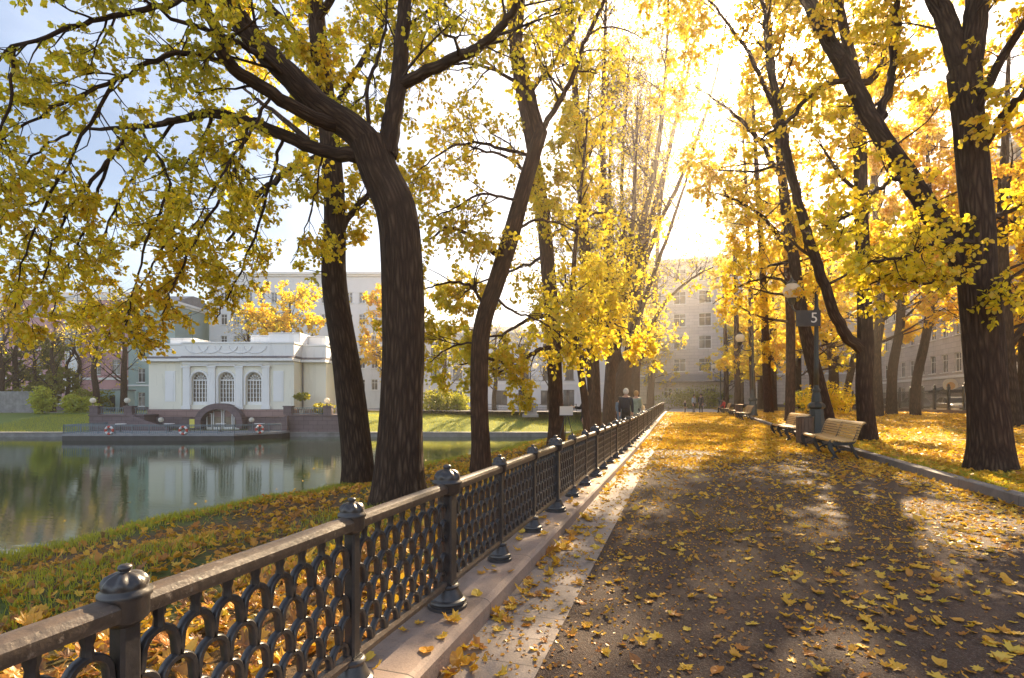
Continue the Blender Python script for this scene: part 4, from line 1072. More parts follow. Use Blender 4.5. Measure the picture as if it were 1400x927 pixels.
def window_mesh(w, h, nv=1, nh=1, fw=.07, t=.03):
    m = MB()
    m.box(0, fw, -.04, .04, 0, h); m.box(w - fw, w, -.04, .04, 0, h); m.box(fw, w - fw, -.04, .04, 0, fw); m.box(fw, w - fw, -.04, .04, h - fw, h)
    for k in range(1, nv + 1): x = w * k / (nv + 1); m.box(x - t, x + t, -.03, .03, fw, h - fw)
    for k in range(1, nh + 1): z = h * k / (nh + 1) + (h * .17 if nh == 1 else 0); m.box(fw, w - fw, -.026, .026, z - t, z + t)
    return m
WIN_CACHE = {}
def add_window(parent, x, y, z, w, h, nv=1, nh=1, mat=None, sill=True, pane=None):
    key = (round(w, 2), round(h, 2), nv, nh, mat.name if mat else '', pane.name if pane else '')
    if key not in WIN_CACHE:
        fo = window_mesh(w, h, nv, nh).build('window', mat or M_WHITE)
        g = MB(); g.box(.03, w - .03, .0, .012, .03, h - .03); go = g.build('pane', pane or M_GLASS)
        s = MB(); s.box(-.12, w + .12, -.34, -.04, -.10, -.002); so = s.build('sill', mat or M_WHITE)
        WIN_CACHE[key] = (fo.data, go.data, so.data)
        for o in (fo, go, so): bpy.data.objects.remove(o)
    f, g, s = WIN_CACHE[key]
    wo = link('window', f, parent, (x, y, z)); link('pane', g, wo)
    if sill: link('sill', s, wo)
    return wo

def block(name, label, loc, rz, w, h, dep, mat, wins, base=0.0, cornice=.5, plinth=None, wmat=None, nv=1, nh=1, roofmat=None, bands=(), pane=None):
    r = root(name, label, 'building', loc, rz)
    m = MB(); wall_holes(m, 0, w, base, h, 0, [(x, x + a, z, z + b) for x, z, a, b in wins])
    m.add([(0, 0, base), (0, 0, h), (0, dep, h), (0, dep, base)], [(0, 1, 2, 3)]); m.add([(w, 0, base), (w, dep, base), (w, dep, h), (w, 0, h)], [(0, 1, 2, 3)])
    m.add([(0, dep, base), (0, dep, h), (w, dep, h), (w, dep, base)], [(0, 1, 2, 3)])
    m.box(.3, w - .3, .6, dep - .3, base, h - .01)             # solid core behind the openings
    m.build('wall', mat, r)
    c = MB(); c.box(-cornice, w + cornice, -cornice, dep + cornice, h, h + .35); c.box(-cornice * .5, w + cornice * .5, -cornice * .5, dep, h - .3, h - .003)
    c.build('cornice', M_WHITE, r)
    rf = MB(); rf.prism([(-.3, h + .35), (dep + .3, h + .35), (dep * .6, h + 1.9), (dep * .4, h + 1.9)], 'x', -.3, w + .3); rf.build('roof', roofmat or M_ROOF, r)
    if plinth:
        p = MB(); p.box(-.06, w + .06, -.08, dep, base - .5, base + plinth[0]); p.build('plinth', plinth[1], r)
    for z, t in bands:
        b = MB(); b.box(-.1, w + .1, -.12, -.002, z, z + t); b.build('string_course', M_WHITE, r)
    for x, z, a, b in wins: add_window(r, x, .16, z, a, b, nv, nh, wmat, pane=pane)
    return r

def pavilion():
    s = .0715; d = 51.5
    o = cw((306 - 700) / FPX * d, d)
    r = root('pavilion', 'cream and white classical pavilion with three tall arched windows at the water edge', 'pavilion', (o[0], o[1], 0), TH)
    X = lambda px: (px - 306) * s
    Z = lambda py: EYE - (py - 549) * s
    zp, zc, zk, zt, za = Z(559.6), Z(494), Z(487), Z(469.6), Z(454)
    ww = 1.5
    wins = [(X(p) - ww / 2, X(p) + ww / 2, Z(553.5), Z(509), True) for p in (272.8, 309.8, 347.2)]
    m = MB()
    wall_holes(m, X(249.6), X(402), zp, zc, 0, wins, .35)
    m.box(X(249.6), X(402), .5, 7.6, zp, zc)
    m.add([(X(249.6), 0, zp), (X(249.6), 0, zc), (X(249.6), .5, zc), (X(249.6), .5, zp)], [(0, 1, 2, 3)])
    m.add([(X(402), 0, zp), (X(402), .5, zp), (X(402), .5, zc), (X(402), 0, zc)], [(0, 1, 2, 3)])
    m.box(X(199), X(249.6) - .003, .45, 7, zp, zc)
    m.box(X(402) + .003, X(436), 2.0, 7, zp, zc); m.box(X(436) + .003, X(452), 4.5, 7.5, zp, zc)
    m.box(X(199) + 1.0, X(249.6) - .3, .33, .447, zp, zc - .25)          # raised wall field
    m.build('wall', M_CREAM, r)
    t = MB()                                                        # white trim: pilasters, archivolts, panels, capitals
    for p in (256, 290.5, 328, 364.5):
        x = X(p); t.box(x - .34, x + .34, -.20, -.002, zp + .003, Z(503)); t.box(x - .44, x + .44, -.27, -.003, Z(503) + .002, Z(500)); t.box(x - .42, x + .42, -.26, -.004, zp + .004, zp + .35)
    t.box(X(249.6), X(402), -.10, -.005, zc - .32, zc - .004)
    for p in (272.8, 309.8, 347.2):
        t.box(X(p) - .95, X(p) + .95, -.34, -.006, Z(500.5), Z(499))
    t.build('pilasters', M_WHITE, r)
    for p in (272.8, 309.8, 347.2):
        x = X(p); rr = ww / 2; zc2 = Z(509) - rr
        a = MB(); P = [(x - rr - .11, -.05, Z(553.5))] + [(x + (rr + .11) * math.cos(u), -.05, zc2 + (rr + .11) * math.sin(u)) for u in np.linspace(PI, 0, 17)] + [(x + rr + .11, -.05, Z(553.5))]
        a.tube(np.array(P), .12, 6)
        w = a.build('window', M_WHITE, r)
        f = MB(); z0 = Z(553.5)
        f.box(x - rr, x + rr, .18, .30, z0, z0 + .32)
        for k in range(6): xx = x - rr + k * ww / 5; f.box(xx - .035, xx + .035, .2, .28, z0 + .32, zc2)
        for k in range(1, 5): zz = z0 + .32 + k * (zc2 - z0 - .32) / 5; f.box(x - rr, x + rr, .21, .27, zz - .02, zz + .02)
        f.box(x - rr, x + rr, .19, .29, zc2 - .07, zc2 + .05)
        for u in np.linspace(0, PI, 7)[1:-1]:
            f.tube(np.array([(x + .12 * math.cos(u), .24, zc2 + .12 * math.sin(u)), (x + rr * math.cos(u), .24, zc2 + rr * math.sin(u))]), .025, 4)
        for q in (.55, .97):
            f.tube(np.array([(x + rr * q * math.cos(u), .24, zc2 + rr * q * math.sin(u)) for u in np.linspace(0, PI, 13)]), .03, 4)
        f.build('frame', M_WHITE, w)
        g = MB(); ring = [(x - rr, z0), (x + rr, z0)] + [(x + rr * math.cos(u), zc2 + rr * math.sin(u)) for u in np.linspace(0, PI, 17)]
        g.prism(ring, 'y', .32, .34); g.build('pane', M_WARMGLASS, w)
    for p in (230, 381):
        y = 0.33 if p < 249 else 0
        b = MB(); x = X(p); zz0, zz1 = Z(549), Z(507)
        b.box(x - .50, x + .50, y - .05, y - .002, zz0, zz1); b.box(x - .36, x + .36, y - .075, y - .05, zz0 + .15, zz1 - .15); b.build('wall_panel', M_WHITE, r)
    c = MB()
    for (a, b, y0, y1) in ((197, 249.6, .05, 7.3), (249.6, 404, -.42, 7.9), (404, 438, 1.6, 7.3), (438, 454, 4.1, 7.8)):
        e = .004 * (a % 7)
        c.box(X(a) - .3 * (a < 249), X(b) - .003, y0 - .25, y1, zc + e, zc + .26 + e)
    c.build('cornice', M_WHITE, r)
    c = MB()
    for (a, b, y0, y1) in ((197, 249.6, .05, 7.3), (249.6, 404, -.42, 7.9), (404, 438, 1.6, 7.3), (438, 454, 4.1, 7.8)):
        e = .004 * (a % 7)
        c.prism([(y0 - .28, zc + .265 + e), (y1, zc + .265 + e), (y1, zk + e), (y0 + .25, zk + e)], 'x', X(a) - .3 * (a < 249), X(b) - .004)
    c.build('eave', M_DARKTRIM, r)
    pa = MB()
    pa.box(X(199), X(249.6) - .004, .45, 6.9, zk, zt - .1); pa.box(X(249.6), X(402), -.02, 7.5, zk, zt); pa.box(X(402) + .004, X(436), 2, 7, zk, zt - .05); pa.box(X(436) + .004, X(452), 4.5, 7.5, zk, zt - .15)
    pa.box(X(249.6) - .08, X(402) + .08, -.12, 7.6, zt + .002, zt + .16); pa.box(X(199) - .08, X(249.6) - .09, .35, 7, zt - .098, zt + .05); pa.box(X(402) + .09, X(436) + .08, 1.9, 7, zt - .048, zt + .10)
    pa.build('parapet', M_WHITE, r)
    for bx in ((X(325), X(357), 2.5, 7, zt + .17, za - .1), (X(357) + .01, X(402), 1.5, 7, zt + .17, za + .05), (X(402) + .02, X(428), 3.5, 6.8, zt + .17, za - .05), (X(429), X(446), 5, 7.4, zt, za - .35), (X(205), X(240), 3, 6.8, zt + .1, zt + .8)):
        at = MB(); at.cbox(*bx, .06); at.cbox(bx[0] - .0, bx[1] + .0, bx[2] - .08, bx[3], bx[5] + .002, bx[5] + .10, .03); at.build('attic', M_WHITE, r)
    sw = MB()                                                       # plaster garlands on the parapet
    for k, p in enumerate((266, 284, 306, 326, 346)):
        cx = X(p + 3)
        if k % 2 == 0 or True:
            P = np.array([(cx + 1.1 * math.cos(u), -.045, zt - .25 + .7 * math.sin(u)) for u in np.linspace(PI, 2 * PI, 13)]); sw.tube(P, .05, 5)
    sw.build('garland', M_PALE, r)
    pl = MB(); pl.box(X(198), X(249.6) - .003, .36, 7, Z(570), zp); pl.box(X(249.6), X(402), -.12, 7.6, Z(570), zp - .002); pl.box(X(402) + .003, X(453), 1.9, 7.4, -1.5, zp - .004)
    pl.build('plinth', M_PINKPLINTH, r)
    lo = MB(); zz = -1.32
    wall_holes(lo, X(198), X(402), -2.2, Z(570) - .002, .05, [(-1.75, 1.75, -1.31, Z(570) - .3)], .6)
    lo.box(X(198), X(402), .9, 7, -2.2, Z(570) - .004); lo.build('basement_wall', M_GRANITE, r)
    zc3 = Z(578)
    a = MB(); P = np.array([(2.03 * math.cos(u), zc3 + 1.62 * math.sin(u)) for u in np.linspace(-.28, PI + .28, 25)])
    ring = [(2.32 * math.cos(u), zc3 + 1.90 * math.sin(u)) for u in np.linspace(-.30, PI + .30, 25)] + [(1.72 * math.cos(u), zc3 + 1.35 * math.sin(u)) for u in np.linspace(PI + .30, -.30, 25)]
    a.prism(ring, 'y', -1.0, .04); a.build('arch', M_GRANITE, r)
    dr = MB(); z1 = zc3 + 1.3
    for x0, x1 in ((-1.6, -1.05), (-.95, -.05), (.05, .95), (1.05, 1.6)):
        zz1 = z1 - .35 if abs(x0 + x1) > 2 else z1
        dr.box(x0, x0 + .09, -.2, -.12, zz, zz1); dr.box(x1 - .09, x1, -.2, -.12, zz, zz1); dr.box(x0 + .09, x1 - .09, -.2, -.12, zz1 - .1, zz1); dr.box(x0 + .09, x1 - .09, -.2, -.12, zz, zz + .25)
    do = dr.build('door', M_WHITE, r)
    g = MB(); ring = [(-1.68, zz), (1.68, zz)] + [(1.68 * math.cos(u), zc3 + 1.32 * math.sin(u)) for u in np.linspace(0, PI, 17)]
    g.prism(ring, 'y', -.1, -.08); g.build('pane', M_WARMGLASS, do)
    dp = MB(); dp.tube(np.array([(X(402) + .12, 1.85, -.0), (X(402) + .12, 1.85, zc)]), .07, 8); dp.build('drainpipe', M_ROOF, r)
    return r
pavilion()

def terrace(label, px0, px1, d0, d1, ztop, pillars, ramp, rails):
    o = far((px0 + px1) / 2, d0); k = d0 / FPX
    X = lambda p: (p - (px0 + px1) / 2) * k
    r = root('granite_terrace', label, 'terrace', (o[0], o[1], 0), TH)
    m = MB(); m.box(X(px0), X(px1), 0, d1 - d0, -2.4, ztop); m.box(X(px0) - .08, X(px1) + .08, -.08, d1 - d0, ztop + .002, ztop + .12)
    m.build('wall', M_GRANITE, r)
    for p in pillars:
        m = MB(); x = X(p); m.box(x - .38, x + .38, .05, .75, ztop + .122, ztop + .85); m.box(x - .43, x + .43, .0, .8, ztop + .852, ztop + .95); m.build('pillar', M_GRANITE, r)
    for a, b in rails:
        m = MB(); xa, xb = X(a), X(b); m.box(xa, xb, .35, .42, ztop + .72, ztop + .78); m.box(xa, xb, .35, .42, ztop + .18, ztop + .23)
        n = max(3, int((xb - xa) / .22))
        for i in range(n + 1): x = xa + (xb - xa) * i / n; m.box(x - .018, x + .018, .36, .41, ztop + .23, ztop + .72)
        m.build('railing', M_RAILBLUE, r)
    (a, za), (b, zb) = ramp
    m = MB(); xa, xb = X(a), X(b); m.prism([(xa, za - 1.5), (xb, zb - .6), (xb, zb), (xa, za)] if xa < xb else [(xb, zb - .6), (xa, za - 1.5), (xa, za), (xb, zb)], 'y', -.9, -.5)
    m.build('stair_parapet', M_GRANITE, r)
    return r
terrace('dark granite terrace wall with railing left of the pavilion', 122, 197, 49.9, 54, .05, (127, 174), ((186, .1), (240, -1.2)), ((131, 170), (178, 196)))
terrace('dark granite terrace wall right of the pavilion', 392, 477, 49.9, 54, .05, (392.5, 447), ((398, .1), (345, -1.2)), ((398, 440), (454, 477)))
def globe_lamp(label, px, d, z, h=.25, rr=.26):
    p = far(px, d); r = root('globe_lamp', label, 'lamp', (p[0], p[1], z), 0)
    m = MB(); m.lathe([(.14, 0), (.14, .04), (.06, .07), (.05, h), (.11, h + .03)], 12); m.build('stem', M_DARKIRON, r, smooth=False)
    m = MB(); m.ball((0, 0, h + .03 + rr * .9), rr, 16, 12); m.build('globe', M_GLOBE, r, smooth=True)
globe_lamp('white globe lamp on the left pillar of the left granite terrace', 127, 50.3, 1.0)
globe_lamp('white globe lamp on the right pillar of the left granite terrace', 174, 50.3, 1.0)
globe_lamp('white globe lamp on the pillar of the right granite terrace', 447, 50.3, 1.0)
globe_lamp('white globe lamp low on the deck left of the pavilion arch', 220, 49.6, -1.31, .75, .24)
globe_lamp('white globe lamp low on the deck right of the pavilion arch', 344, 49.6, -1.31, .75, .24)

def deck():
    d = 44.5; k = d / FPX; o = far(235, d)
    r = root('pontoon_deck', 'long dark floating deck with blue grey railing in front of the pavilion', 'deck', (o[0], o[1], 0), TH)
    X = lambda p: (p - 235) * k
    out = [(X(85), 0), (X(320), 0), (X(362), 3.2), (X(362), 5.0), (X(85), 5.0)]
    m = MB(); m.prism(out, 'z', -2.1, -1.5); m.build('hull', M_HULL, r)
    m = MB(); m.prism([(x * 1.001, y - .05 if y < 4 else y) for x, y in out], 'z', -1.498, -1.31); m.build('deck_edge', M_DECK, r)
    m = MB()
    def run(a, b):
        a, b = np.array(a), np.array(b); L = np.linalg.norm(b - a); n = max(2, int(L / .18))
        for i in range(n + 1):
            p = a + (b - a) * i / n; w = .03 if i % 8 == 0 else .012
            m.box(p[0] - w, p[0] + w, p[1] - w, p[1] + w, -1.31, -.58 if w < .02 else -.52)
        for z in (-.57, -.66, -1.2):
            P = np.array([(a[0], a[1], z), (b[0], b[1], z)]); m.tube(P, .028, 5)
    run((X(86), .08), (X(320), .08)); run((X(320), .08), (X(361.5), 3.2)); run((X(86), .08), (X(86), 4.9))
    m.build('railing', M_RAILBLUE, r)
    for p, y, lb in ((150.5, -.06, 'red and white lifebuoy on the deck railing, leftmost of the three'), (251.5, -.06, 'red and white lifebuoy on the deck railing in front of the left arched window'), (342, 1.62, 'red and white lifebuoy on the slanting end of the deck railing, rightmost of the three')):
        c = r.matrix_world if False else None
        q = cw((235 - 700) / FPX * d + X(p), d + y)
        b = root('lifebuoy', lb, 'lifebuoy', (q[0], q[1], -1.02), TH + (0 if p < 300 else math.atan2(3.2, X(362) - X(320))), 'lifebuoys on the deck railing')
        for j in range(8):
            mm = MB(); u = np.linspace(j * PI / 4 - .39, j * PI / 4 + .39, 6)
            mm.tube(np.stack([.30 * np.cos(u), 0 * u - .04, .30 * np.sin(u)], -1), .095, 8)
            mm.build('ring_segment', M_RED if j % 2 == 0 else M_BUOYW, b, smooth=True)
    for i, (p, y, lb) in enumerate(((135, 2.5, 'small white cafe table at the left end of the floating deck'), (200, 3, 'small white cafe table on the deck left of the menu board'), (275, 3, 'small white cafe table on the deck just left of the arch'), (330, 3.2, 'small white cafe table on the deck right of the arch'))):
        q = cw((235 - 700) / FPX * d + X(p), d + y)
        t = root('cafe_table', lb, 'table', (q[0], q[1], -1.31), 0, 'cafe tables on the deck')
        mm = MB(); mm.lathe([(.42, .70), (.42, .74)], 16); mm.build('table_top', M_WHITE, t); mm = MB(); mm.lathe([(.22, 0), (.2, .03), (.035, .06), (.035, .70)], 10); mm.build('leg', M_DARKIRON, t)
    q = cw((235 - 700) / FPX * d + X(235), d + 2.8)
    t = root('menu_board', 'small yellow menu board standing on the deck', 'board', (q[0], q[1], -1.31), TH)
    mm = MB(); mm.box(-.22, .22, -.03, .03, .35, 1.15); mm.build('panel', mottled('yellow_board', (.55, .5, .08), (.7, .62, .12), 3, .6), t)
    mm = MB(); mm.box(-.22, -.18, -.03, .03, 0, .35); mm.box(.18, .22, -.03, .03, 0, .35); mm.build('legs', M_DARKIRON, t)
deck()
def topiary():
    p = far(413, 51); r = root('potted_tree', 'small umbrella-shaped potted tree on the right granite terrace', 'tree', (p[0], p[1], .17))
    m = MB(); m.lathe([(.22, 0), (.3, .4), (.32, .42), (.28, .42), (.27, .36)], 14); m.build('pot', M_ROOF, r)
    m = MB(); m.tube(np.array([(0, 0, .3), (.03, 0, .9), (0, .02, 1.5)]), .03, 6); m.build('trunk', M_DARKIRON, r)
    g = np.random.default_rng(3); q = g.normal(0, 1, (700, 3)); q /= np.linalg.norm(q, axis=1)[:, None]; q *= g.random((700, 1)) ** .4
    pos = np.stack([q[:, 0] * .75, q[:, 1] * .75, 1.75 + q[:, 2] * .32], -1)
    link('crown', leaf_mesh('crown', pos, q, g, .16, const(.4), M_GREENLEAF, np.zeros(3)), r)
topiary()
p = far(441, 51.5); shrub(79, 'rounded dark shrub on the right granite terrace by the globe lamp', (p[0], p[1], .17), 1.1, .8, 1.1, 900, .17, .25)

# buildings across the pond (local x runs to the right, the front faces the camera)
def grid(x0, dx, nx, z0, dz, nz, w, h): return [(x0 + i * dx, z0 + j * dz, w, h) for j in range(nz) for i in range(nx)]
p = far(-70, 80); block('pink_house', 'pink stuccoed house with white bands behind the bare trees, left of the pavilion', (p[0], p[1], .1), TH, 27.2, 17, 12, M_PINK, grid(1.2, 2.95, 9, 1.0, 4.4, 4, 1.25, 2.3), wmat=M_PALE, plinth=(.7, M_GRANITE), bands=((4.6, .35), (9.0, .25)))
p = far(100, 79.5); m = MB(); m.box(-.9, .9, -.4, .2, 0, 16.5); o = m.build('white_stair_bay', M_WHITE); o.location = (p[0], p[1], .1); o.rotation_euler = (0, 0, TH); tag(o, 'narrow white vertical bay on the front of the pink house', 'wall bay')
p = far(175.5, 79); block('teal_house', 'narrow teal and grey house squeezed between the pink house and the pavilion', (p[0], p[1], .1), TH, 7.0, 16, 10, M_TEAL, grid(1.4, 2.4, 2, .6, 3.6, 4, 1.1, 2.1), wmat=M_WHITE, plinth=(.5, M_GRANITE), bands=((3.6, .25),))
p = far(286, 86); block('grey_white_block', 'tall pale grey apartment block rising behind the pavilion roof', (p[0], p[1], .1), TH, 33, 22, 14, M_PALE, grid(1.9, 2.05, 15, 3.2, 3.55, 5, 1.0, 1.75), wmat=M_WHITE, cornice=.6)
p = far(545, 80); block('white_street_house', 'white two-tone street house with dark doors across the pond, behind the monument', (p[0], p[1], .1), TH, 34, 11.5, 12, M_PALE, grid(1.5, 3.4, 10, 4.6, 3.4, 2, 1.3, 2.1) + [(1.2 + 3.4 * i, .2 if i % 2 else .9, 1.7, 2.9 if i % 2 else 2.1) for i in range(10)], wmat=M_DARKTRIM, plinth=(.18, M_PINKPLINTH), bands=((3.9, .3),))
p = far(151, 66); r = root('kiosk', 'small teal kiosk behind the left terrace railing', 'kiosk', (p[0], p[1], .1), TH)
m = MB(); wall_holes(m, -1.3, 1.3, 0, 2.7, 0, [(-.2, .6, .05, 2.1)], .2); m.box(-1.3, 1.3, .25, 2.4, 0, 2.7); m.build('wall', M_TEAL, r)
m = MB(); m.box(-1.45, 1.45, -.15, 2.5, 2.702, 2.85); m.build('roof', M_ROOF, r); m = MB(); m.box(-.18, .58, .12, .16, .06, 2.08); m.build('door', M_HULL, r)
p = far(-40, 62); r = root('board_fence', 'grey board fence across the pond at the left edge', 'fence', (p[0], p[1], .05), TH)
m = MB()
for i in range(44): m.box(i * .17 - .0, i * .17 + .155, -.02, .02, .1, 2.55 + .02 * (i % 3))
m.build('boards', M_QUAY, r)
for i in range(4): m = MB(); m.box(i * 2.4 - .06, i * 2.4 + .06, .02, .14, 0, 2.6); m.build('post', M_HULL, r)

# alley end: pale many-windowed house with a low porch
r = block('apartment_house', 'pale pinkish apartment house closing the view at the end of the path', (-16, 100, .35), 0, 48, 26.5, 14, M_WARMPALE, grid(2.0, 4.3, 11, 6.5, 4.05, 5, 2.1, 2.3), wmat=M_WHITE, nv=1, nh=1, plinth=(.6, M_GRANITE), bands=((5.6, .3),))
r2 = root('porch', 'low porch wing with a sloping roof and three windows at the end of the path', 'porch', (-5.5, 94.0, .35)); r2.scale = (1.36, 1.36, 1.3)
m = MB(); wall_holes(m, 0, 9, 0, 3.3, 0, [(2.1 + i * 1.35, 3.1 + i * 1.35, 1.2, 2.6) for i in range(3)] + [(7.2, 8.2, .1, 2.5)], .2); m.box(.05, 8.95, .4, 4.3, 0, 3.29)
m.add([(0, 0, 0), (0, 0, 3.3), (0, .4, 3.3), (0, .4, 0)], [(0, 1, 2, 3)]); m.add([(9, 0, 0), (9, .4, 0), (9, .4, 3.3), (9, 0, 3.3)], [(0, 1, 2, 3)]); m.build('wall', M_WARMPALE, r2)
m = MB(); m.prism([(-.5, 3.31), (4.35, 3.31), (4.35, 4.6), (-.5, 3.45)], 'x', -.4, 9.4); m.build('roof', M_ROOF, r2)
for i in range(3): add_window(r2, 2.1 + i * 1.35, .12, 1.2, 1.0, 1.4)
m = MB(); m.box(7.2, 8.2, .12, .18, .1, 2.5); m.build('door', M_DARKTRIM, r2)

# right: the long facade beyond the side street (local x runs towards the camera)
r = block('long_facade_house', 'long pale rusticated house front beyond the side street on the right', (30, 118, .45), -PI / 2, 54, 24, 14, M_STONEWALL, grid(1.6, 3.1, 17, 4.4, 4.2, 5, 1.5, 2.15) + [(1.6 + 3.1 * i, .7, 1.5, 2.2) for i in range(12)], wmat=M_WHITE, plinth=(.55, M_GRANITE), bands=((3.7, .3),))
r = block('corner_house', 'pale house front with wide dark windows at the right edge, nearer than the long one', (28.6, 63.6, .45), -PI / 2, 30, 24, 14, M_STONEWALL, grid(1.2, 3.6, 8, 4.6, 4.2, 5, 1.9, 2.5), wmat=M_DARKTRIM, plinth=(.6, M_GRANITE), bands=((3.9, .3),))
def awning(y, label):
    r = root('awning', label, 'awning', (29.9, y, 3.2), 0); m = MB(); m.prism([(0, 0), (-1.3, -.55), (-1.3, -.75), (-1.25, -.75), (-1.25, -.6), (0, -.08)], 'y', -1.3, 1.3); m.build('canopy', M_HULL, r)
    m = MB(); m.tube(np.array([(0, -1.2, -.7), (-1.25, -1.2, -.62)]), .02, 5); m.tube(np.array([(0, 1.2, -.7), (-1.25, 1.2, -.62)]), .02, 5); m.build('stay', M_DARKIRON, r)
awning(74.6, 'dark shop awning on the long facade, left of the round sign'); awning(69.2, 'dark shop awning on the long facade, right of the round sign')
r = root('round_sign', 'round pale orange sign standing out from the long facade', 'sign', (29.2, 72.0, 3.3)); m = MB()
V = MB(); V.prism([(.72 * math.cos(u), .72 * math.sin(u)) for u in np.linspace(0, 2 * PI, 25)[:-1]], 'y', -.08, .08); V.build('disc', mottled('sign_face', (.70, .58, .40), (.75, .66, .5), 2, .5), r)
V = MB(); V.prism([(.42 * math.cos(u), .42 * math.sin(u) - .1) for u in np.linspace(0, 2 * PI, 17)[:-1]], 'y', -.10, -.082); V.build('emblem', mottled('sign_mark', (.62, .28, .08), (.7, .4, .12), 2, .5), r)
V = MB(); V.box(.0, .8, -.03, .03, -.03, .03); V.build('bracket', M_DARKIRON, r)

# ------------------------------------------------------------------ fences and monument
def street_fence():
    r = root('street_fence', 'tall dark iron fence on a stone base along the side street at the right', 'fence', (20, 30, .3))
    m = MB(); m.box(-.22, .22, -12, 66, -.4, .46); m.build('base_wall', M_GRANITE, r)
    L = 2.4
    pst = MB(); pst.box(-.09, .09, -.09, .09, .46, 2.2); pst.lathe([(.13, 2.2), (.13, 2.26), (.08, 2.3), (.1, 2.38), (.05, 2.48), (.001, 2.5)], 10); po = pst.build('post', M_DARKIRON)
    pn = MB()
    for z in (.62, 1.75, 1.98): pn.box(-.02, .02, .09, L - .09, z, z + .045)
    for i in range(1, 15): y = .09 + (L - .18) * i / 15; pn.box(-.012, .012, y - .012, y + .012, .665, 1.98)
    pa = pn.build('panel', M_DARKIRON); A, B = po.data, pa.data
    bpy.data.objects.remove(po); bpy.data.objects.remove(pa)
    for i in range(27): link('post', A, r, (0, i * L - 2, 0)); link('panel', B, r, (0, i * L - 2, 0))
street_fence()
def street_railing():
    p = far(645, 60.5); r = root('street_railing', 'low dark railing along the far street across the pond', 'railing', (p[0], p[1], .1), TH)
    for i in range(9): m = MB(); m.box(-.04 + i * 1.5, .04 + i * 1.5, -.04, .04, 0, 1.05); m.build('post', M_DARKIRON, r)
    m = MB()
    for z in (.15, .6, .98): m.box(0, 12, -.015, .015, z, z + .04)
    for i in range(80): m.box(i * .15 - .008, i * .15 + .008, -.008, .008, .19, .98)
    m.build('rails', M_DARKIRON, r)
street_railing()
def monument():
    d = 56; p = far(725, d); r = root('monument_lamp', 'stone pedestal with a dark post carrying twin white globes, on the far lawn', 'monument', (p[0], p[1], -.25), TH)
    m = MB(); m.cbox(-.85, .85, -.7, .7, 0, .35, .03); m.prism([(-.7, .352), (.7, .352), (.55, 1.35), (-.55, 1.35)], 'y', -.55, .55); m.cbox(-.65, .65, -.62, .62, 1.352, 1.5, .03); m.build('pedestal', M_PLAZA, r)
    m = MB(); m.box(-.28, .28, -.60, -.552, .55, 1.1); m.build('plaque', M_DARKTRIM, r)
    m = MB(); m.lathe([(.35, 1.5), (.33, 1.7), (.18, 1.95), (.15, 2.4), (.10, 2.5), (.07, 5.2), (.11, 5.25), (.05, 5.35)], 12); m.tube(np.array([(-.5, 0, 5.15), (-.5, 0, 5.0), (0, 0, 4.85), (.5, 0, 5.0), (.5, 0, 5.15)]), .045, 6); m.build('lamp_post', M_LAMPIRON, r)
    for s in (-.5, .5): m = MB(); m.ball((s, 0, 5.45), .30, 14, 10); m.build('globe', M_GLOBE, r, smooth=True)
monument()

# ------------------------------------------------------------------ benches, bins, lamps
def bench_meshes(L=3.1):
    seat = MB(); back = MB(); xs = np.linspace(.03, .44, 8)
    for i, x in enumerate(xs):
        z = .44 - .03 * math.sin((x - .03) / .41 * PI * .9) + .012
        seat.cbox(x - .022, x + .022, 0, L, z - .014, z + .014, .005)
    seat.cbox(-.022, .012, 0, L, .40, .452, .008)
    prof = [(.49, .47), (.515, .535), (.535, .60), (.555, .665), (.575, .73), (.60, .795), (.63, .85), (.675, .88)]
    for i, (x, z) in enumerate(prof):
        q = prof[min(i + 1, 7)]; p = prof[max(i - 1, 0)]; a = math.atan2(q[0] - p[0], q[1] - p[1])
        ca, sa = math.cos(a), math.sin(a)
        back.box(x - .014, x + .014, 0, L, z - .026, z + .026, rot=((ca, 0, sa), (0, 1, 0), (-sa, 0, ca)), piv=(x, 0, z))
    leg = MB()                                            # cast iron side: scrolled front leg, seat bearer, curved back
    def ribbon(P, R, sc=.6):
        P = catmull([(x, 0, z) for x, z in P], 5); R = np.interp(np.linspace(0, 1, len(P)), np.linspace(0, 1, len(R)), R)
        V, Q, _ = tube_np(P, R, 8); c = np.repeat(P, 8, 0); V = c + (V - c) * np.array((1, 1, 1)); V[:, 1] = np.clip(V[:, 1], -.026, .026)
        T = []; m = len(V); V = np.vstack([V, P[0], P[-1]]); k = m - 8
        for i in range(8): T += [(m, (i + 1) % 8, i), (m + 1, k + i, k + (i + 1) % 8)]
        leg.add(V, Q, T)
    ribbon([(-.01, .0), (.03, .015), (.06, .07), (.03, .16), (-.02, .25), (-.03, .34), (.0, .41), (.06, .42), (.10, .37), (.07, .32), (.03, .34)], [.035, .032, .03, .042, .055, .06, .055, .04, .032, .025, .02])
    ribbon([(.0, .40), (.12, .375), (.25, .37), (.38, .385), (.47, .42), (.51, .50), (.545, .60), (.585, .72), (.63, .83), (.69, .865), (.73, .84)], [.05, .045, .04, .04, .042, .036, .032, .03, .03, .028, .02])
    ribbon([(.40, .385), (.44, .28), (.49, .17), (.54, .07), (.60, .012), (.64, .01)], [.04, .036, .033, .03, .03, .03])
    ribbon([(.05, .14), (.14, .20), (.25, .23), (.36, .21), (.46, .20)], [.022, .02, .02, .02, .022])
    ribbon([(.04, .10), (.10, .07), (.13, .02), (.16, .0)], [.025, .022, .022, .03])
    return seat, back, leg
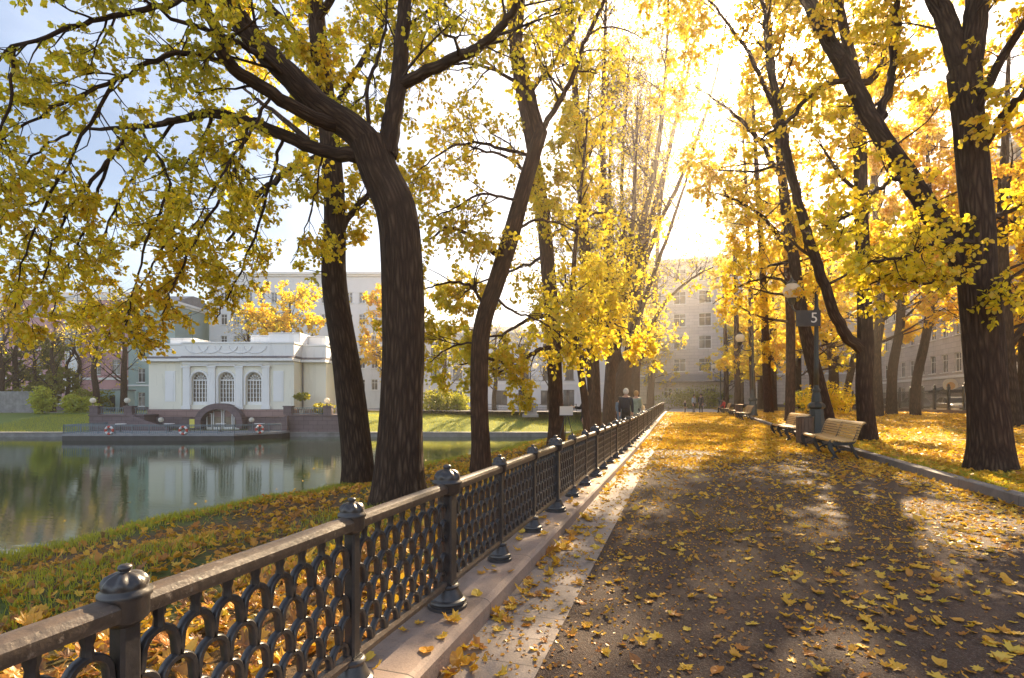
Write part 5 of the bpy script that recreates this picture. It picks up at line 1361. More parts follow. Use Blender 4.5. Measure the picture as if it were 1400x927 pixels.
def build_bench(label, loc, L=3.1):
    r = root('park_bench', label, 'bench', loc, 0, 'benches along the lawn side of the path')
    s, b, l = bench_meshes(L)
    s.build('seat', M_WOOD, r); b.build('backrest', M_WOOD, r)
    lo = l.build('leg', M_DARKIRON, r, auto=50); lo.location = (0, .12, 0)
    for y in (L / 2, L - .12): k = lo.copy(); COL.objects.link(k); k.location = (0, y, 0)
    return r
def bz(y): return float(gz(y)) + .004
b0 = build_bench('slatted wooden bench with black scrolled iron legs, nearest to the camera on the right', (3.52, 14.5, bz(16)), 3.25)
for (x, y, lb) in ((3.56, 20.3, 'wooden bench just beyond the bin, second from the camera'), (3.62, 35.2, 'wooden bench beside the far lamp, third from the camera'), (3.62, 40.8, 'wooden bench beyond the far bin, fourth from the camera'), (3.62, 53.0 - 3.3, 'farthest wooden bench, where the woman in red sits')):
    copy_thing(b0, (x, y, bz(y + 1.6)), 0, lb)
def bin_(label, loc):
    r = root('litter_bin', label, 'bin', loc)
    n = 16; R = .235
    m = MB()
    for i in range(n):
        a = 2 * PI * i / n; c, s = math.cos(a), math.sin(a)
        m.box(R - .018, R + .012, -.038, .038, .05, .86, rot=((c, -s, 0), (s, c, 0), (0, 0, 1)), piv=(0, 0, 0))
    m.build('slats', M_BINWOOD, r)
    m = MB(); m.lathe([(.17, 0), (.2, .05), (.205, .84), (.19, .84), (.18, .2)], 20); m.build('drum', M_DARKIRON, r)
    m = MB(); m.lathe([(.20, .862), (.255, .862), (.262, .88), (.255, .90), (.19, .90), (.19, .862)], 24); m.build('rim', M_IRON, r)
    return r
bin_('round brown slatted litter bin between the two nearest benches', (3.80, 18.9, bz(18.9)))
bin_('round brown slatted litter bin between the third and fourth benches', (3.9, 39.6, bz(39.6)))

def lamp_meshes():
    base = MB(); base.lathe([(.36, 0), (.36, .10), (.31, .16), (.30, .20), (.245, .80), (.22, 1.02), (.25, 1.04), (.29, 1.09), (.29, 1.16), (.25, 1.22), (.17, 1.27), (.155, 1.50), (.12, 1.62), (.14, 1.66), (.14, 1.72), (.10, 1.78), (.085, 1.9)], 8, ph=PI / 8)
    pole = MB(); pole.lathe([(.09, 1.88), (.082, 2.6), (.075, 3.4), (.07, 4.55), (.10, 4.58), (.10, 4.64), (.07, 4.68), (.06, 5.2), (.09, 5.23), (.05, 5.32), (.07, 5.4), (.02, 5.55), (.001, 5.62)], 16)
    arm = MB(); P = catmull([(0, 0, 4.62), (-.22, 0, 4.50), (-.50, 0, 4.52), (-.74, 0, 4.68), (-.80, 0, 4.86)], 6); arm.tube(P, .035, 8)
    u = np.linspace(0, 4.2, 20); arm.tube(np.stack([-.24 + (.15 - .025 * u) * np.cos(u), 0 * u, 4.80 + (.15 - .025 * u) * np.sin(u)], -1), .018, 6)
    col = MB(); col.lathe([(.06, 4.84), (.10, 4.88), (.15, 5.02), (.17, 5.05), (.17, 5.09), (.14, 5.10)], 16, c=(-.80, 0, 0))
    globe = MB(); globe.ball((-.80, 0, 5.37), .30, 24, 16, (1, 1, .97))
    cap = MB(); cap.lathe([(.16, 5.62), (.17, 5.66), (.11, 5.72), (.06, 5.75), (.03, 5.82), (.001, 5.9)], 16, c=(-.80, 0, 0))
    return base, pole, arm, col, globe, cap
def street_lamp(label, loc):
    r = root('street_lamp', label, 'street lamp', loc, 0, 'street lamps along the path')
    b, p, a, c, g, k = lamp_meshes()
    b.build('base', M_LAMPIRON, r); p.build('pole', M_LAMPIRON, r, smooth=True); a.build('arm', M_LAMPIRON, r, smooth=True); c.build('collar', M_LAMPIRON, r, smooth=True)
    g.build('globe', M_GLOBE, r, smooth=True); k.build('finial', M_LAMPIRON, r, smooth=True)
    return r
l0 = street_lamp('green-black cast iron lamp with one white globe behind the nearest bench', (4.72, 21.6, .12))
copy_thing(l0, (4.72, 39.2, .12 + bz(39)), 0, 'cast iron lamp with a white globe, beyond the second bench pair'); copy_thing(l0, (4.72, 73 - 4, .36), 0, 'small distant lamp with a globe at the end of the path')
r = root('number_sign', 'dark square plate with a pale number 5 hung on the nearest lamp post', 'sign', (4.72, 21.48, 4.55), .25)
m = MB(); m.cbox(-.75, .12, -.02, .02, -.42, .16, .01); m.box(-.1, .1, .02, .16, -.2, -.12); m.build('plate', mottled('dark_plate', (.03, .028, .03), (.05, .045, .045), 3, .5), r)
cu = bpy.data.curves.new('number', 'FONT'); cu.body = '5'; cu.size = .52; cu.extrude = .006; cu.align_x = 'CENTER'; cu.align_y = 'CENTER'
to = bpy.data.objects.new('number', cu); COL.objects.link(to); bpy.context.view_layer.update()
me = bpy.data.meshes.new_from_object(to.evaluated_get(bpy.context.evaluated_depsgraph_get())); bpy.data.objects.remove(to)
me.materials.clear(); me.materials.append(M_WHITE); no = link('number', me, r, (-.12, -.03, -.13)); no.rotation_euler = (PI / 2, 0, 0)

# ------------------------------------------------------------------ cars behind the right fence
def car(label, loc, paint, rz=0):
    r = root('parked_car', label, 'car', loc, rz, 'cars parked along the side street')
    # side profile (y length, z) lofted across the width with tumblehome
    prof = [(-2.15, .35), (-2.2, .55), (-2.1, .78), (-1.2, .92), (1.45, .98), (2.1, .92), (2.2, .7), (2.18, .35)]
    bm = bmesh.new(); rows = []
    for x, ins, dz in ((-.88, .10, -.05), (-.86, .0, 0), (-.6, 0, .03), (0, 0, .05), (.6, 0, .03), (.86, 0, 0), (.88, .10, -.05)):
        rows.append([bm.verts.new((x, y * (1 - ins * .06), z + (dz if z > .8 else 0))) for y, z in prof])
    for a, b in zip(rows, rows[1:]):
        for i in range(len(prof)):
            j = (i + 1) % len(prof); bm.faces.new((a[i], a[j], b[j], b[i]))
    bm.faces.new(rows[0][::-1]); bm.faces.new(rows[-1]); bmesh.ops.recalc_face_normals(bm, faces=bm.faces)
    bmesh.ops.bevel(bm, geom=[e for e in bm.edges if e.calc_face_angle(0) > .5], offset=.05, segments=2, affect='EDGES')
    m = MB(); m.bm(bm); m.build('body', paint, r, auto=40)
    cab = [(-1.25, .90), (-.45, 1.40), (.0, 1.47), (.75, 1.44), (1.75, .96)]
    m = MB(); bm = bmesh.new(); rows = [[bm.verts.new((x * (1 - (z - .9) * .28), y, z)) for y, z in cab] for x in (-.78, .78)]
    for i in range(len(cab)):
        j = (i + 1) % len(cab); bm.faces.new((rows[0][i], rows[0][j], rows[1][j], rows[1][i]))
    bm.faces.new(rows[0][::-1]); bm.faces.new(rows[1]); bmesh.ops.recalc_face_normals(bm, faces=bm.faces); m.bm(bm); m.build('windows', M_GLASS, r)
    m = MB()
    for s in (-1, 1):
        for (a, b) in ((0, 1), (2, 2), (3, 4)):
            pa, pb = cab[a], cab[b] if a != b else (cab[a][0] + .15, .92)
            f = lambda q: (s * .79 * (1 - (q[1] - .9) * .28), q[0], q[1])
            m.tube(np.array([f(pa), f(pb)]), .035, 6)
    m.prism([(y, z + .012) for y, z in cab[1:4]] + [(y, z - .03) for y, z in cab[3:0:-1]], 'x', -.68, .68); m.build('roof', paint, r)
    for y in (-1.35, 1.4):
        for s in (-1, 1):
            w = MB(); bm = bmesh.new(); bmesh.ops.create_cone(bm, cap_ends=True, segments=24, radius1=.33, radius2=.33, depth=.2)
            bmesh.ops.bevel(bm, geom=[e for e in bm.edges if e.calc_face_angle(0) > 1], offset=.04, segments=2, affect='EDGES')
            w.bm(bm, Matrix.Translation((s * .80, y, .33)) @ Matrix.Rotation(PI / 2, 4, 'Y')); wo = w.build('wheel', M_HULL, r, auto=40)
            w = MB(); bm = bmesh.new(); bmesh.ops.create_cone(bm, cap_ends=True, segments=20, radius1=.2, radius2=.18, depth=.03)
            w.bm(bm, Matrix.Translation((s * .905, y, .33)) @ Matrix.Rotation(PI / 2, 4, 'Y')); w.build('rim', M_DECK, wo)
    for s in (-1, 1):
        m = MB(); m.ball((s * .62, -2.13, .70), .13, 10, 8, (1.3, .5, .7)); m.build('headlight', M_GLOBE, r, smooth=True)
    m = MB(); m.box(-.45, .45, -2.235, -2.19, .42, .58); m.build('grille', M_HULL, r)
    for s in (-1, 1): m = MB(); m.ball((s * .95, -.75, .98), .1, 10, 8, (1, .6, .7)); m.build('mirror', paint, r, smooth=True)
    return r
def paint(name, c):
    t = NT(name, .25); t.col(c); t.b.inputs['Coat Weight'].default_value = .6; t.b.inputs['Coat Roughness'].default_value = .08; t.b.inputs['Metallic'].default_value = .2
    return t.m
car('white car parked behind the right fence between the curved trunk and the massive near trunk', (22.9, 56, .335), paint('white_paint', (.6, .6, .6)))
car('blue grey car parked behind the right fence at the right edge of the view', (22.9, 48.0, .335), paint('blue_grey_paint', (.14, .2, .3)))
car('silver car parked behind the right fence, left of the curved trunk', (22.9, 63.5, .335), paint('silver_paint', (.4, .42, .44)))
car('dark car parked behind the right fence, farthest from the camera', (22.9, 72.0, .335), paint('dark_paint', (.05, .055, .065)))

# ------------------------------------------------------------------ people
def cloth(name, c, r=.9): return mottled(name, tuple(x * .8 for x in c), tuple(x * 1.15 for x in c), 14, r, .3, 60, .004)
M_SKIN = mottled('skin', (.42, .26, .19), (.5, .32, .24), 6, .55, 0)
def skin_mesh(name, J, E, sub=2):
    """one continuous surface grown round a joint skeleton"""
    me = bpy.data.meshes.new(name); names = list(J); ix = {n: i for i, n in enumerate(names)}
    me.from_pydata([J[n][0] for n in names], [(ix[a], ix[b]) for a, b in E], [])
    o = bpy.data.objects.new(name, me); COL.objects.link(o)
    md = o.modifiers.new('skin', 'SKIN')
    if not me.skin_vertices: me.attributes
    o.modifiers.update() if hasattr(o.modifiers, 'update') else None
    bpy.context.view_layer.update()
    sv = me.skin_vertices
    if not sv:
        bpy.context.view_layer.objects.active = o; bpy.ops.mesh.customdata_skin_add(); sv = me.skin_vertices
    for n in names:
        r = J[n][1]; r = (r, r) if not isinstance(r, tuple) else r
        sv[0].data[ix[n]].radius = r
    sv[0].data[0].use_root = True
    s2 = o.modifiers.new('sub', 'SUBSURF'); s2.levels = s2.render_levels = sub
    bpy.context.view_layer.update()
    m2 = bpy.data.meshes.new_from_object(o.evaluated_get(bpy.context.evaluated_depsgraph_get()))
    bpy.data.objects.remove(o)
    for p in m2.polygons: p.use_smooth = True
    return m2
def person(label, loc, rz, pose, h=1.72, top=None, legs=None, hair=None, coat=None, coat_len=.0, hat=None, bag=None, shoe=None):
    r = root('person', label, 'person', loc, rz)
    k = h / 1.75
    P = dict(pelvis=((0, 0, .93), (.155, .115)), waist=((0, 0, 1.08), (.14, .105)), chest=((0, .0, 1.28), (.165, .12)), neck0=((0, 0, 1.44), (.085, .075)), neck=((0, 0, 1.50), .055), head=((0, -.015, 1.60), (.078, .09)), crown=((0, -.005, 1.69), (.065, .075)),
             nose=((0, -.105, 1.605), .014), chin=((0, -.07, 1.53), .03))
    for s, n in ((-1, 'L'), (1, 'R')):
        P['hip' + n] = ((s * .09, 0, .86), .10); P['knee' + n] = ((s * .10, -.01, .48), .062); P['ank' + n] = ((s * .10, .02, .09), .042); P['toe' + n] = ((s * .12, -.15, .04), (.04, .03)); P['heel' + n] = ((s * .10, .06, .045), .038)
        P['sho' + n] = ((s * .175, .01, 1.41), .065); P['elb' + n] = ((s * .225, .03, 1.13), .046); P['wri' + n] = ((s * .235, -.05, .89), .032); P['palm' + n] = ((s * .235, -.07, .82), (.034, .022))
        for f in range(4): P['f%d%s' % (f, n)] = ((s * .235, -.10 + .02 * f - .01, .735 + (.012 if f in (0, 3) else 0)), .0095)
        P['th' + n] = ((s * .215, -.115, .80), .011)
    for key, v in (pose or {}).items():
        P[key] = (v, P[key][1])
    E = [('pelvis', 'waist'), ('waist', 'chest'), ('chest', 'neck0'), ('neck0', 'neck'), ('neck', 'head'), ('head', 'crown'), ('head', 'nose'), ('head', 'chin')]
    for n in 'LR':
        E += [('pelvis', 'hip' + n), ('hip' + n, 'knee' + n), ('knee' + n, 'ank' + n), ('ank' + n, 'toe' + n), ('ank' + n, 'heel' + n), ('neck0', 'sho' + n), ('sho' + n, 'elb' + n), ('elb' + n, 'wri' + n), ('wri' + n, 'palm' + n), ('palm' + n, 'th' + n)] + [('palm' + n, 'f%d%s' % (f, n)) for f in range(4)]
    J = {n: (tuple(c * k for c in v[0]), tuple(c * k for c in v[1]) if isinstance(v[1], tuple) else v[1] * k) for n, v in P.items()}
    me = skin_mesh('body', J, E)
    for m in (M_SKIN, legs or M_HULL, shoe or M_DARKIRON): me.materials.append(m)
    bl = np.array([J['knee' + n][0] for n in 'LR'] + [J['ank' + n][0] for n in 'LR'] + [J['hip' + n][0] for n in 'LR'] + [J['pelvis'][0]]); ft = np.array([J['toe' + n][0] for n in 'LR'] + [J['heel' + n][0] for n in 'LR'])
    hd = np.array([J[q][0] for q in ('head', 'crown', 'neck', 'chin')] + [J['palm' + n][0] for n in 'LR'] + [J['f1' + n][0] for n in 'LR'])
    for p in me.polygons:
        c = np.array(p.center); da = np.linalg.norm(bl - c, axis=1).min(); db = np.linalg.norm(ft - c, axis=1).min(); dc = np.linalg.norm(hd - c, axis=1).min()
        p.material_index = 2 if db < .10 * k and db < da + .02 else (0 if dc < min(da, .14 * k) else 1)
    link('body', me, r)
    # jacket or coat: its own continuous surface over the trunk and arms, hem below the waist
    C = {}; hem = coat_len
    for n in ('waist', 'chest', 'neck0'): C[n] = (P[n][0], tuple(x * 1.16 for x in P[n][1]))
    pe = np.array(P['pelvis'][0], float); C['pelvis'] = (tuple(pe - np.array((0, 0, .03))), (.185, .145))
    EE = [('pelvis', 'waist'), ('waist', 'chest'), ('chest', 'neck0')]
    if hem: C['hem'] = (tuple(pe - np.array((0, 0, hem))), (.215, .175)); EE.append(('pelvis', 'hem'))
    for n in 'LR':
        for q in ('sho', 'elb', 'wri'): C[q + n] = (P[q + n][0], P[q + n][1] * 1.32)
        EE += [('neck0', 'sho' + n), ('sho' + n, 'elb' + n), ('elb' + n, 'wri' + n)]
    J2 = {n: (tuple(c * k for c in v[0]), tuple(c * k for c in v[1]) if isinstance(v[1], tuple) else v[1] * k) for n, v in C.items()}
    cm = skin_mesh('coat' if hem else 'jacket', J2, EE); cm.materials.append(coat); link('coat' if hem else 'jacket', cm, r)
    hc = np.array(P['crown'][0]) * k; hh = np.array(P['head'][0]) * k
    m = MB(); m.ball(tuple((hc + hh) / 2 + np.array((0, .022, .018)) * k), .112 * k, 16, 12, (.92, .98, 1.12)); m.build('hat' if hat else 'hair', hat or hair, r, smooth=True)
    if bag is not None: 
        m = MB(); m.cbox(-.16 * k, .16 * k, .13 * k, .27 * k, 1.0 * k, 1.42 * k, .05); m.build('backpack', bag, r, smooth=False)
    return r
HAIR_L, HAIR_D, HAIR_W = cloth('light_hair', (.42, .27, .12)), cloth('dark_hair', (.03, .02, .015)), cloth('white_hair', (.7, .68, .64))
NAVY, SAGE, RED, BLACKC, BLUEJ, BEIGE = cloth('navy_cloth', (.03, .035, .055)), cloth('sage_cloth', (.26, .33, .28)), cloth('red_cloth', (.55, .05, .06)), cloth('black_cloth', (.02, .02, .024)), cloth('blue_cloth', (.10, .17, .26)), cloth('beige_cloth', (.55, .45, .28))
WALK = dict(kneeL=(-.10, -.16, .50), ankL=(-.10, -.20, .10), toeL=(-.11, -.37, .06), heelL=(-.10, -.17, .05), kneeR=(.10, .04, .48), ankR=(.10, .26, .14), toeR=(.11, .13, .04), heelR=(.10, .31, .13))
zb = lambda x, y: float(ground_h(x, y))
person('white-haired person in a dark navy jacket walking away behind the fence', (-1.98, 20.6, zb(-1.98, 20.6) + .01), PI, WALK, 1.84, coat=NAVY, legs=BLACKC, hair=HAIR_W, bag=NAVY)
person('woman in a long sage green coat walking away behind the fence', (-1.72, 22.2, zb(-1.72, 22.2) + .01), PI - .15, WALK, 1.72, coat=SAGE, coat_len=.42, legs=BLACKC, hair=HAIR_L)
r = root('shoulder_bag', 'beige bag hanging at the right side of the woman in the sage coat', 'bag', (-1.45, 22.15, zb(-1.72, 22.2) + .8)); m = MB(); m.cbox(-.06, .06, -.16, .16, 0, .34, .03); m.build('pouch', BEIGE, r); m = MB(); m.tube(np.array([(0, -.12, .33), (-.06, -.05, .6), (-.06, .05, .6), (0, .12, .33)]), .012, 6); m.build('strap', BEIGE, r)
PAINT_POSE = dict(elbL=(-.26, -.14, 1.18), wriL=(-.16, -.36, 1.22), palmL=(-.15, -.43, 1.24), f0L=(-.16, -.50, 1.26), f1L=(-.14, -.51, 1.26), f2L=(-.12, -.51, 1.25), f3L=(-.10, -.50, 1.24), thL=(-.12, -.45, 1.30))
person('painter in a dark jacket standing at the easel, half hidden by a trunk', (-3.05, 17.6, zb(-3.05, 17.6) + .01), -PI / 2 + .2, PAINT_POSE, 1.76, coat=BLACKC, legs=BLACKC, hair=HAIR_L, coat_len=.25)
person('person in a blue grey jacket and jeans behind the bare trunks', (-3.4, 31.5, zb(-3.4, 31.5) + .01), 2.6, None, 1.75, coat=BLUEJ, legs=BLUEJ, hair=HAIR_D)
SIT = dict(pelvis=(0, .0, .52), waist=(0, .03, .68), chest=(0, .05, .89), neck0=(0, .03, 1.05), neck=(0, .01, 1.11), head=(0, -.01, 1.21), crown=(0, 0, 1.30), nose=(0, -.10, 1.215), chin=(0, -.07, 1.14))
for s, n in ((-1, 'L'), (1, 'R')):
    SIT.update({'hip' + n: (s * .09, -.06, .52), 'knee' + n: (s * .11, -.46, .50), 'ank' + n: (s * .11, -.44, .10), 'toe' + n: (s * .12, -.62, .04), 'heel' + n: (s * .11, -.40, .045), 'sho' + n: (s * .175, .04, 1.02), 'elb' + n: (s * .23, -.06, .77), 'wri' + n: (s * .13, -.28, .64), 'palm' + n: (s * .09, -.34, .62), 'th' + n: (s * .05, -.36, .65)})
    for f in range(4): SIT['f%d%s' % (f, n)] = (s * (.12 - .02 * f), -.42, .60)
person('woman in a bright red jacket sitting on the farthest bench', (3.78, 51.6, bz(51.6)), -PI / 2 - .3, SIT, 1.7, coat=RED, legs=NAVY, hair=HAIR_D)
person('person in a dark blue jacket, rightmost of the group at the path end', (1.85, 52.0, bz(52) + .01), -.4, None, 1.78, coat=NAVY, legs=NAVY, hair=HAIR_D)
person('person in a pale blue jacket amid the group at the path end', (1.25, 52.6, bz(52) + .01), .8, None, 1.7, coat=cloth('pale_blue_cloth', (.32, .42, .55)), legs=NAVY, hair=HAIR_D)
person('small child in dark clothes and pale hat at the path end', (.45, 51.6, bz(52) + .01), 1.2, None, 1.12, coat=NAVY, legs=NAVY, hair=HAIR_L, hat=cloth('pale_hat', (.6, .55, .45)))
def easel():
    r = root('easel', 'tripod easel holding a white board, at the fence beside the painter', 'easel', (-3.62, 17.3, zb(-3.62, 17.3)), TH)
    m = MB(); m.box(-.22, .22, -.015, .015, 1.10, 1.40, rot=((1, 0, 0), (0, .97, -.2), (0, .2, .97)), piv=(0, 0, 1.1)); m.build('board', M_WHITE, r)
    for (x, y) in ((-.32, -.18), (.32, -.18), (0, .42)): m = MB(); m.tube(np.array([(x, y, 0), (x * .08, y * .12 + .03, 1.16)]), .013, 6); m.build('leg', M_DARKIRON, r)
    m = MB(); m.box(-.22, .22, -.05, -.02, 1.07, 1.098); m.build('ledge', M_DARKIRON, r)
easel()

# ------------------------------------------------------------------ fallen leaves and grass
def maple_outline(kind):
    if kind == 0:      # five-lobed
        h = [(0, -.02), (.10, .02), (.30, -.12), (.28, .06), (.52, .12), (.40, .24), (.58, .46), (.34, .42), (.22, .50), (.26, .76), (.12, .70), (0, 1.0)]
    elif kind == 1:    # broader, blunter maple
        h = [(0, 0), (.18, -.10), (.24, .08), (.50, .02), (.44, .22), (.62, .40), (.40, .44), (.30, .40), (.34, .68), (.16, .62), (.10, .80), (0, .92)]
    elif kind == 2:    # round linden leaf
        h = [(0, .05), (.14, -.02), (.30, .02), (.42, .18), (.46, .36), (.42, .54), (.34, .68), (.22, .82), (.10, .94), (.05, 1.02), (.02, 1.06), (0, 1.08)]
    else:              # narrow curled leaf
        h = [(0, 0), (.08, .04), (.15, .12), (.20, .24), (.22, .36), (.21, .50), (.18, .62), (.14, .74), (.09, .86), (.05, .94), (.02, 1.0), (0, 1.03)]
    return np.array(h + [(-x, y) for x, y in h[-2:0:-1]])
def litter_template(kind, curl, seed):
    g = np.random.default_rng(seed)
    O = maple_outline(kind) - np.array((0, .42))
    mid = O * .5 + np.array((0, .0))
    n = len(O)
    V2 = np.vstack([[(0, 0)], mid, O])
    r2 = (V2 ** 2).sum(1)
    z = curl * (r2 * .55 + .25 * np.abs(V2[:, 0]) * (1 + np.sin(3 * np.arctan2(V2[:, 1], V2[:, 0]) + seed)) * .7) + g.normal(0, .018, len(V2)) * (1 + abs(curl))
    z += .10 * curl * np.sin(2.2 * V2[:, 1] + seed) 
    V = np.column_stack([V2, z - z.min() + .03])
    T = [(0, 1 + i, 1 + (i + 1) % n) for i in range(n)]
    Q = [(1 + i, 1 + n + i, 1 + n + (i + 1) % n, 1 + (i + 1) % n) for i in range(n)]
    return V, np.array(Q), np.array(T)
rgl = np.random.default_rng(99)
def path_h(x, y): return gz(y) + np.where(np.asarray(x) < -.705, .007, .001)
def patch(x, y, s, seed):
    return .5 + .5 * (np.sin(x * 1.7 * s + seed) * np.cos(y * .9 * s - seed * 2) * .5 + np.sin(x * .6 * s - y * .45 * s + seed * 3) * .5)
COLS = [('yellow', .10), ('gold', .34), ('orange-brown', .55), ('rusty', .74), ('dark brown', .95)]
KINDS = [('maple', 0), ('maple', 1), ('linden', 2), ('curled', 3)]
def leaf_things():
    """the ~300 leaves that show largest: nearest ones on the path, slabs, kerb and bank, each an object of its own"""
    N = 7000
    x = rgl.uniform(-1.16, 4.3, N); y = rgl.uniform(1.9, 11, N)
    edge = np.exp(-((x + .95) / .35) ** 2) * .5 + np.exp(-((x - 4.2) / .5) ** 2) * .35
    k = rgl.random(N) < (.07 + .22 * patch(x, y, 1.3, 1) ** 3 + edge * .25)
    x, y = x[k], y[k]
    xc = x * CT + y * ST; d = -x * ST + y * CT
    vis = (d > 1.4) & (np.abs(xc / d) < .985) & (EYE / d * FPX < 378)
    x, y, d = x[vis], y[vis], d[vis]
    o = np.argsort(d)[:290]
    cache = {}
    mats = M_LITTER
    for i in o:
        ki = rgl.choice(4, p=[.34, .26, .25, .15]); ci = rgl.choice(5, p=[.30, .28, .2, .14, .08]); cu = rgl.integers(0, 3)
        key = (ki, ci, cu)
        if key not in cache:
            V, Q, T = litter_template(KINDS[ki][1], (.25, .6, 1.1)[cu] * (1.6 if ki == 3 else 1), 7 * ki + cu)
            cache[key] = mesh_np('fallen_leaf', V, Q, T, attrs={'tint': np.full(len(V), COLS[ci][1]) + rgl.normal(0, .03, len(V))}, mats=[mats])
        s = rgl.uniform(.05, .10) if ki < 2 else rgl.uniform(.038, .066)
        if rgl.random() < .1: s *= 1.35
        ob = link('fallen_leaf', cache[key], None, (x[i], y[i], float(path_h(x[i], y[i]))))
        ob.rotation_euler = (rgl.normal(0, .16), rgl.normal(0, .16), rgl.uniform(0, 6.28)); ob.scale = (s, s * rgl.uniform(.85, 1.15), s)
        where = 'the pale paving strip by the kerb' if x[i] < -.705 else ('the dark path' if x[i] < 3.6 else 'the path below the lawn kerb')
        big = 'large' if s > .085 else ('small' if s < .052 else 'mid-sized')
        tag(ob, '%s %s %s leaf lying %s on %s' % (big, COLS[ci][0], KINDS[ki][0], ('flat', 'slightly curled', 'strongly curled')[cu] if ki < 3 else 'rolled up', where), 'leaf', 'large fallen leaves on the near path')
    return d[o[-1]]
d_cut = leaf_things()

def litter_mass(name, x, y, h, size, label, tilt=.25, tint=None, lod=0, curlmix=True):
    n = len(x)
    TPL = []
    for kk, cu in ((0, .3), (0, .8), (1, .5), (2, .4), (2, 1.0), (3, 1.6), (1, 1.2)):
        if lod == 0: TPL.append(litter_template(kk, cu, 3 * kk + int(cu * 10)))
        else:
            V = LEAF_T * np.array((1.0, 1, cu * 2.4)) - np.array((0, .5, -.03)); TPL.append((V, LEAF_Q, None))
    VV, QQ, TT, AA = [], [], [], []; off = 0
    which = rgl.integers(0, len(TPL), n)
    for w in range(len(TPL)):
        m = np.where(which == w)[0]
        if len(m) == 0: continue
        V, Q, T = TPL[w]; k = len(m); nv = len(V)
        a = rgl.uniform(0, 2 * PI, k); ca, sa = np.cos(a), np.sin(a)
        tx, ty = rgl.normal(0, tilt, k), rgl.normal(0, tilt, k)
        s = size * rgl.uniform(.55, 1.25, k)
        vx = (V[None, :, 0] * ca[:, None] - V[None, :, 1] * sa[:, None]); vy = (V[None, :, 0] * sa[:, None] + V[None, :, 1] * ca[:, None])
        vz = V[None, :, 2] + vx * tx[:, None] + vy * ty[:, None]
        vz = vz - vz.min(1, keepdims=True) + .02
        P = np.stack([x[m, None] + vx * s[:, None], y[m, None] + vy * s[:, None], h[m, None] + vz * s[:, None]], -1).reshape(-1, 3)
        VV.append(P); b = off + np.arange(k)[:, None, None] * nv
        QQ.append((Q[None] + b).reshape(-1, 4))
        if T is not None: TT.append((T[None] + b).reshape(-1, 3))
        t0 = tint(x[m], y[m]) if tint is not None else .43
        AA.append(np.repeat(np.clip(t0 + rgl.normal(0, .22, k), 0, 1), nv)); off += k * nv
    me = mesh_np(name, np.vstack(VV), np.vstack(QQ), np.vstack(TT) if TT else None, attrs={'tint': np.concatenate(AA)}, mats=[M_LITTER], smooth=False)
    return tag(link(name, me), label, None, None, 'stuff')
def in_view(x, y, m=1.6, top=None):      # a margin beyond the frame, for a step to the side
    xc = x * CT + y * ST; d = -x * ST + y * CT
    return (d > .6) & (np.abs(xc / np.maximum(d, .1)) < .975 * m + 1.2 / np.maximum(d, .1))
def depth(x, y): return -x * ST + y * CT
# path: crisp leaves near, denser and simpler further off
N = 60000; x = rgl.uniform(-1.16, 4.32, N); y = rgl.uniform(1.8, 16, N); d = depth(x, y)
edge = np.exp(-((x + .95) / .3) ** 2) * .10 + np.exp(-((x - 4.2) / .55) ** 2) * .5
pr = .66 * (.02 + .13 * patch(x, y, 1.3, 1) ** 3 + .07 * patch(x, y, 3.1, 4) ** 4 + edge * .2) * (1 + 3.4 * sstep(5, 15, y)) * np.where(d < d_cut, .5, 1.0) * np.where(x < -.7, .4, 1)
k = in_view(x, y) & (rgl.random(N) < pr); litter_mass('leaf_litter', x[k], y[k], path_h(x[k], y[k]), .066, 'scattered small autumn leaves on the near path')
N = 26000; x = rgl.uniform(-1.16, 4.32, N); y = rgl.uniform(1.8, 9, N)
k = in_view(x, y) & (rgl.random(N) < .5 * (.25 + patch(x, y, 2, 2))); litter_mass('leaf_crumbs', x[k], y[k], path_h(x[k], y[k]), .022, 'crumbled leaf bits strewn on the near path', lod=1, tint=lambda a, b: .6 + 0 * a)
N = 85000; x = rgl.uniform(-1.16, 4.32, N); y = 16 + 38 * rgl.random(N) ** 1.15
pr = (.2 + .55 * patch(x, y, .8, 3)) * np.where(x < -.6, .35, 1)
k = rgl.random(N) < pr; litter_mass('leaf_litter_far', x[k], y[k], path_h(x[k], y[k]), .092, 'golden leaf litter covering the far path', lod=1, tint=lambda a, b: .36 + 0 * a)
# right lawn
N = 60000; x = rgl.uniform(4.56, 19.7, N); y = 3 + 52 * rgl.random(N) ** 1.35
k = in_view(x, y) & (rgl.random(N) < .34 + .55 * patch(x, y, .9, 5)); litter_mass('lawn_litter', x[k], y[k], ground_h(x[k], y[k]) + .01, .115, 'golden leaves thickly covering the right lawn', lod=1, tint=lambda a, b: .26 + .2 * patch(a, b, .7, 8))
N = 7000; x = rgl.uniform(4.36, 9, N); y = rgl.uniform(5, 18, N)
k = in_view(x, y) & (rgl.random(N) < np.where(x < 4.56, .04, .55)); h = np.where(x < 4.56, .155 + gz(y), ground_h(x, y) + .02); litter_mass('lawn_litter_near', x[k], y[k], h[k], .095, 'separate yellow leaves on the near edge of the right lawn')
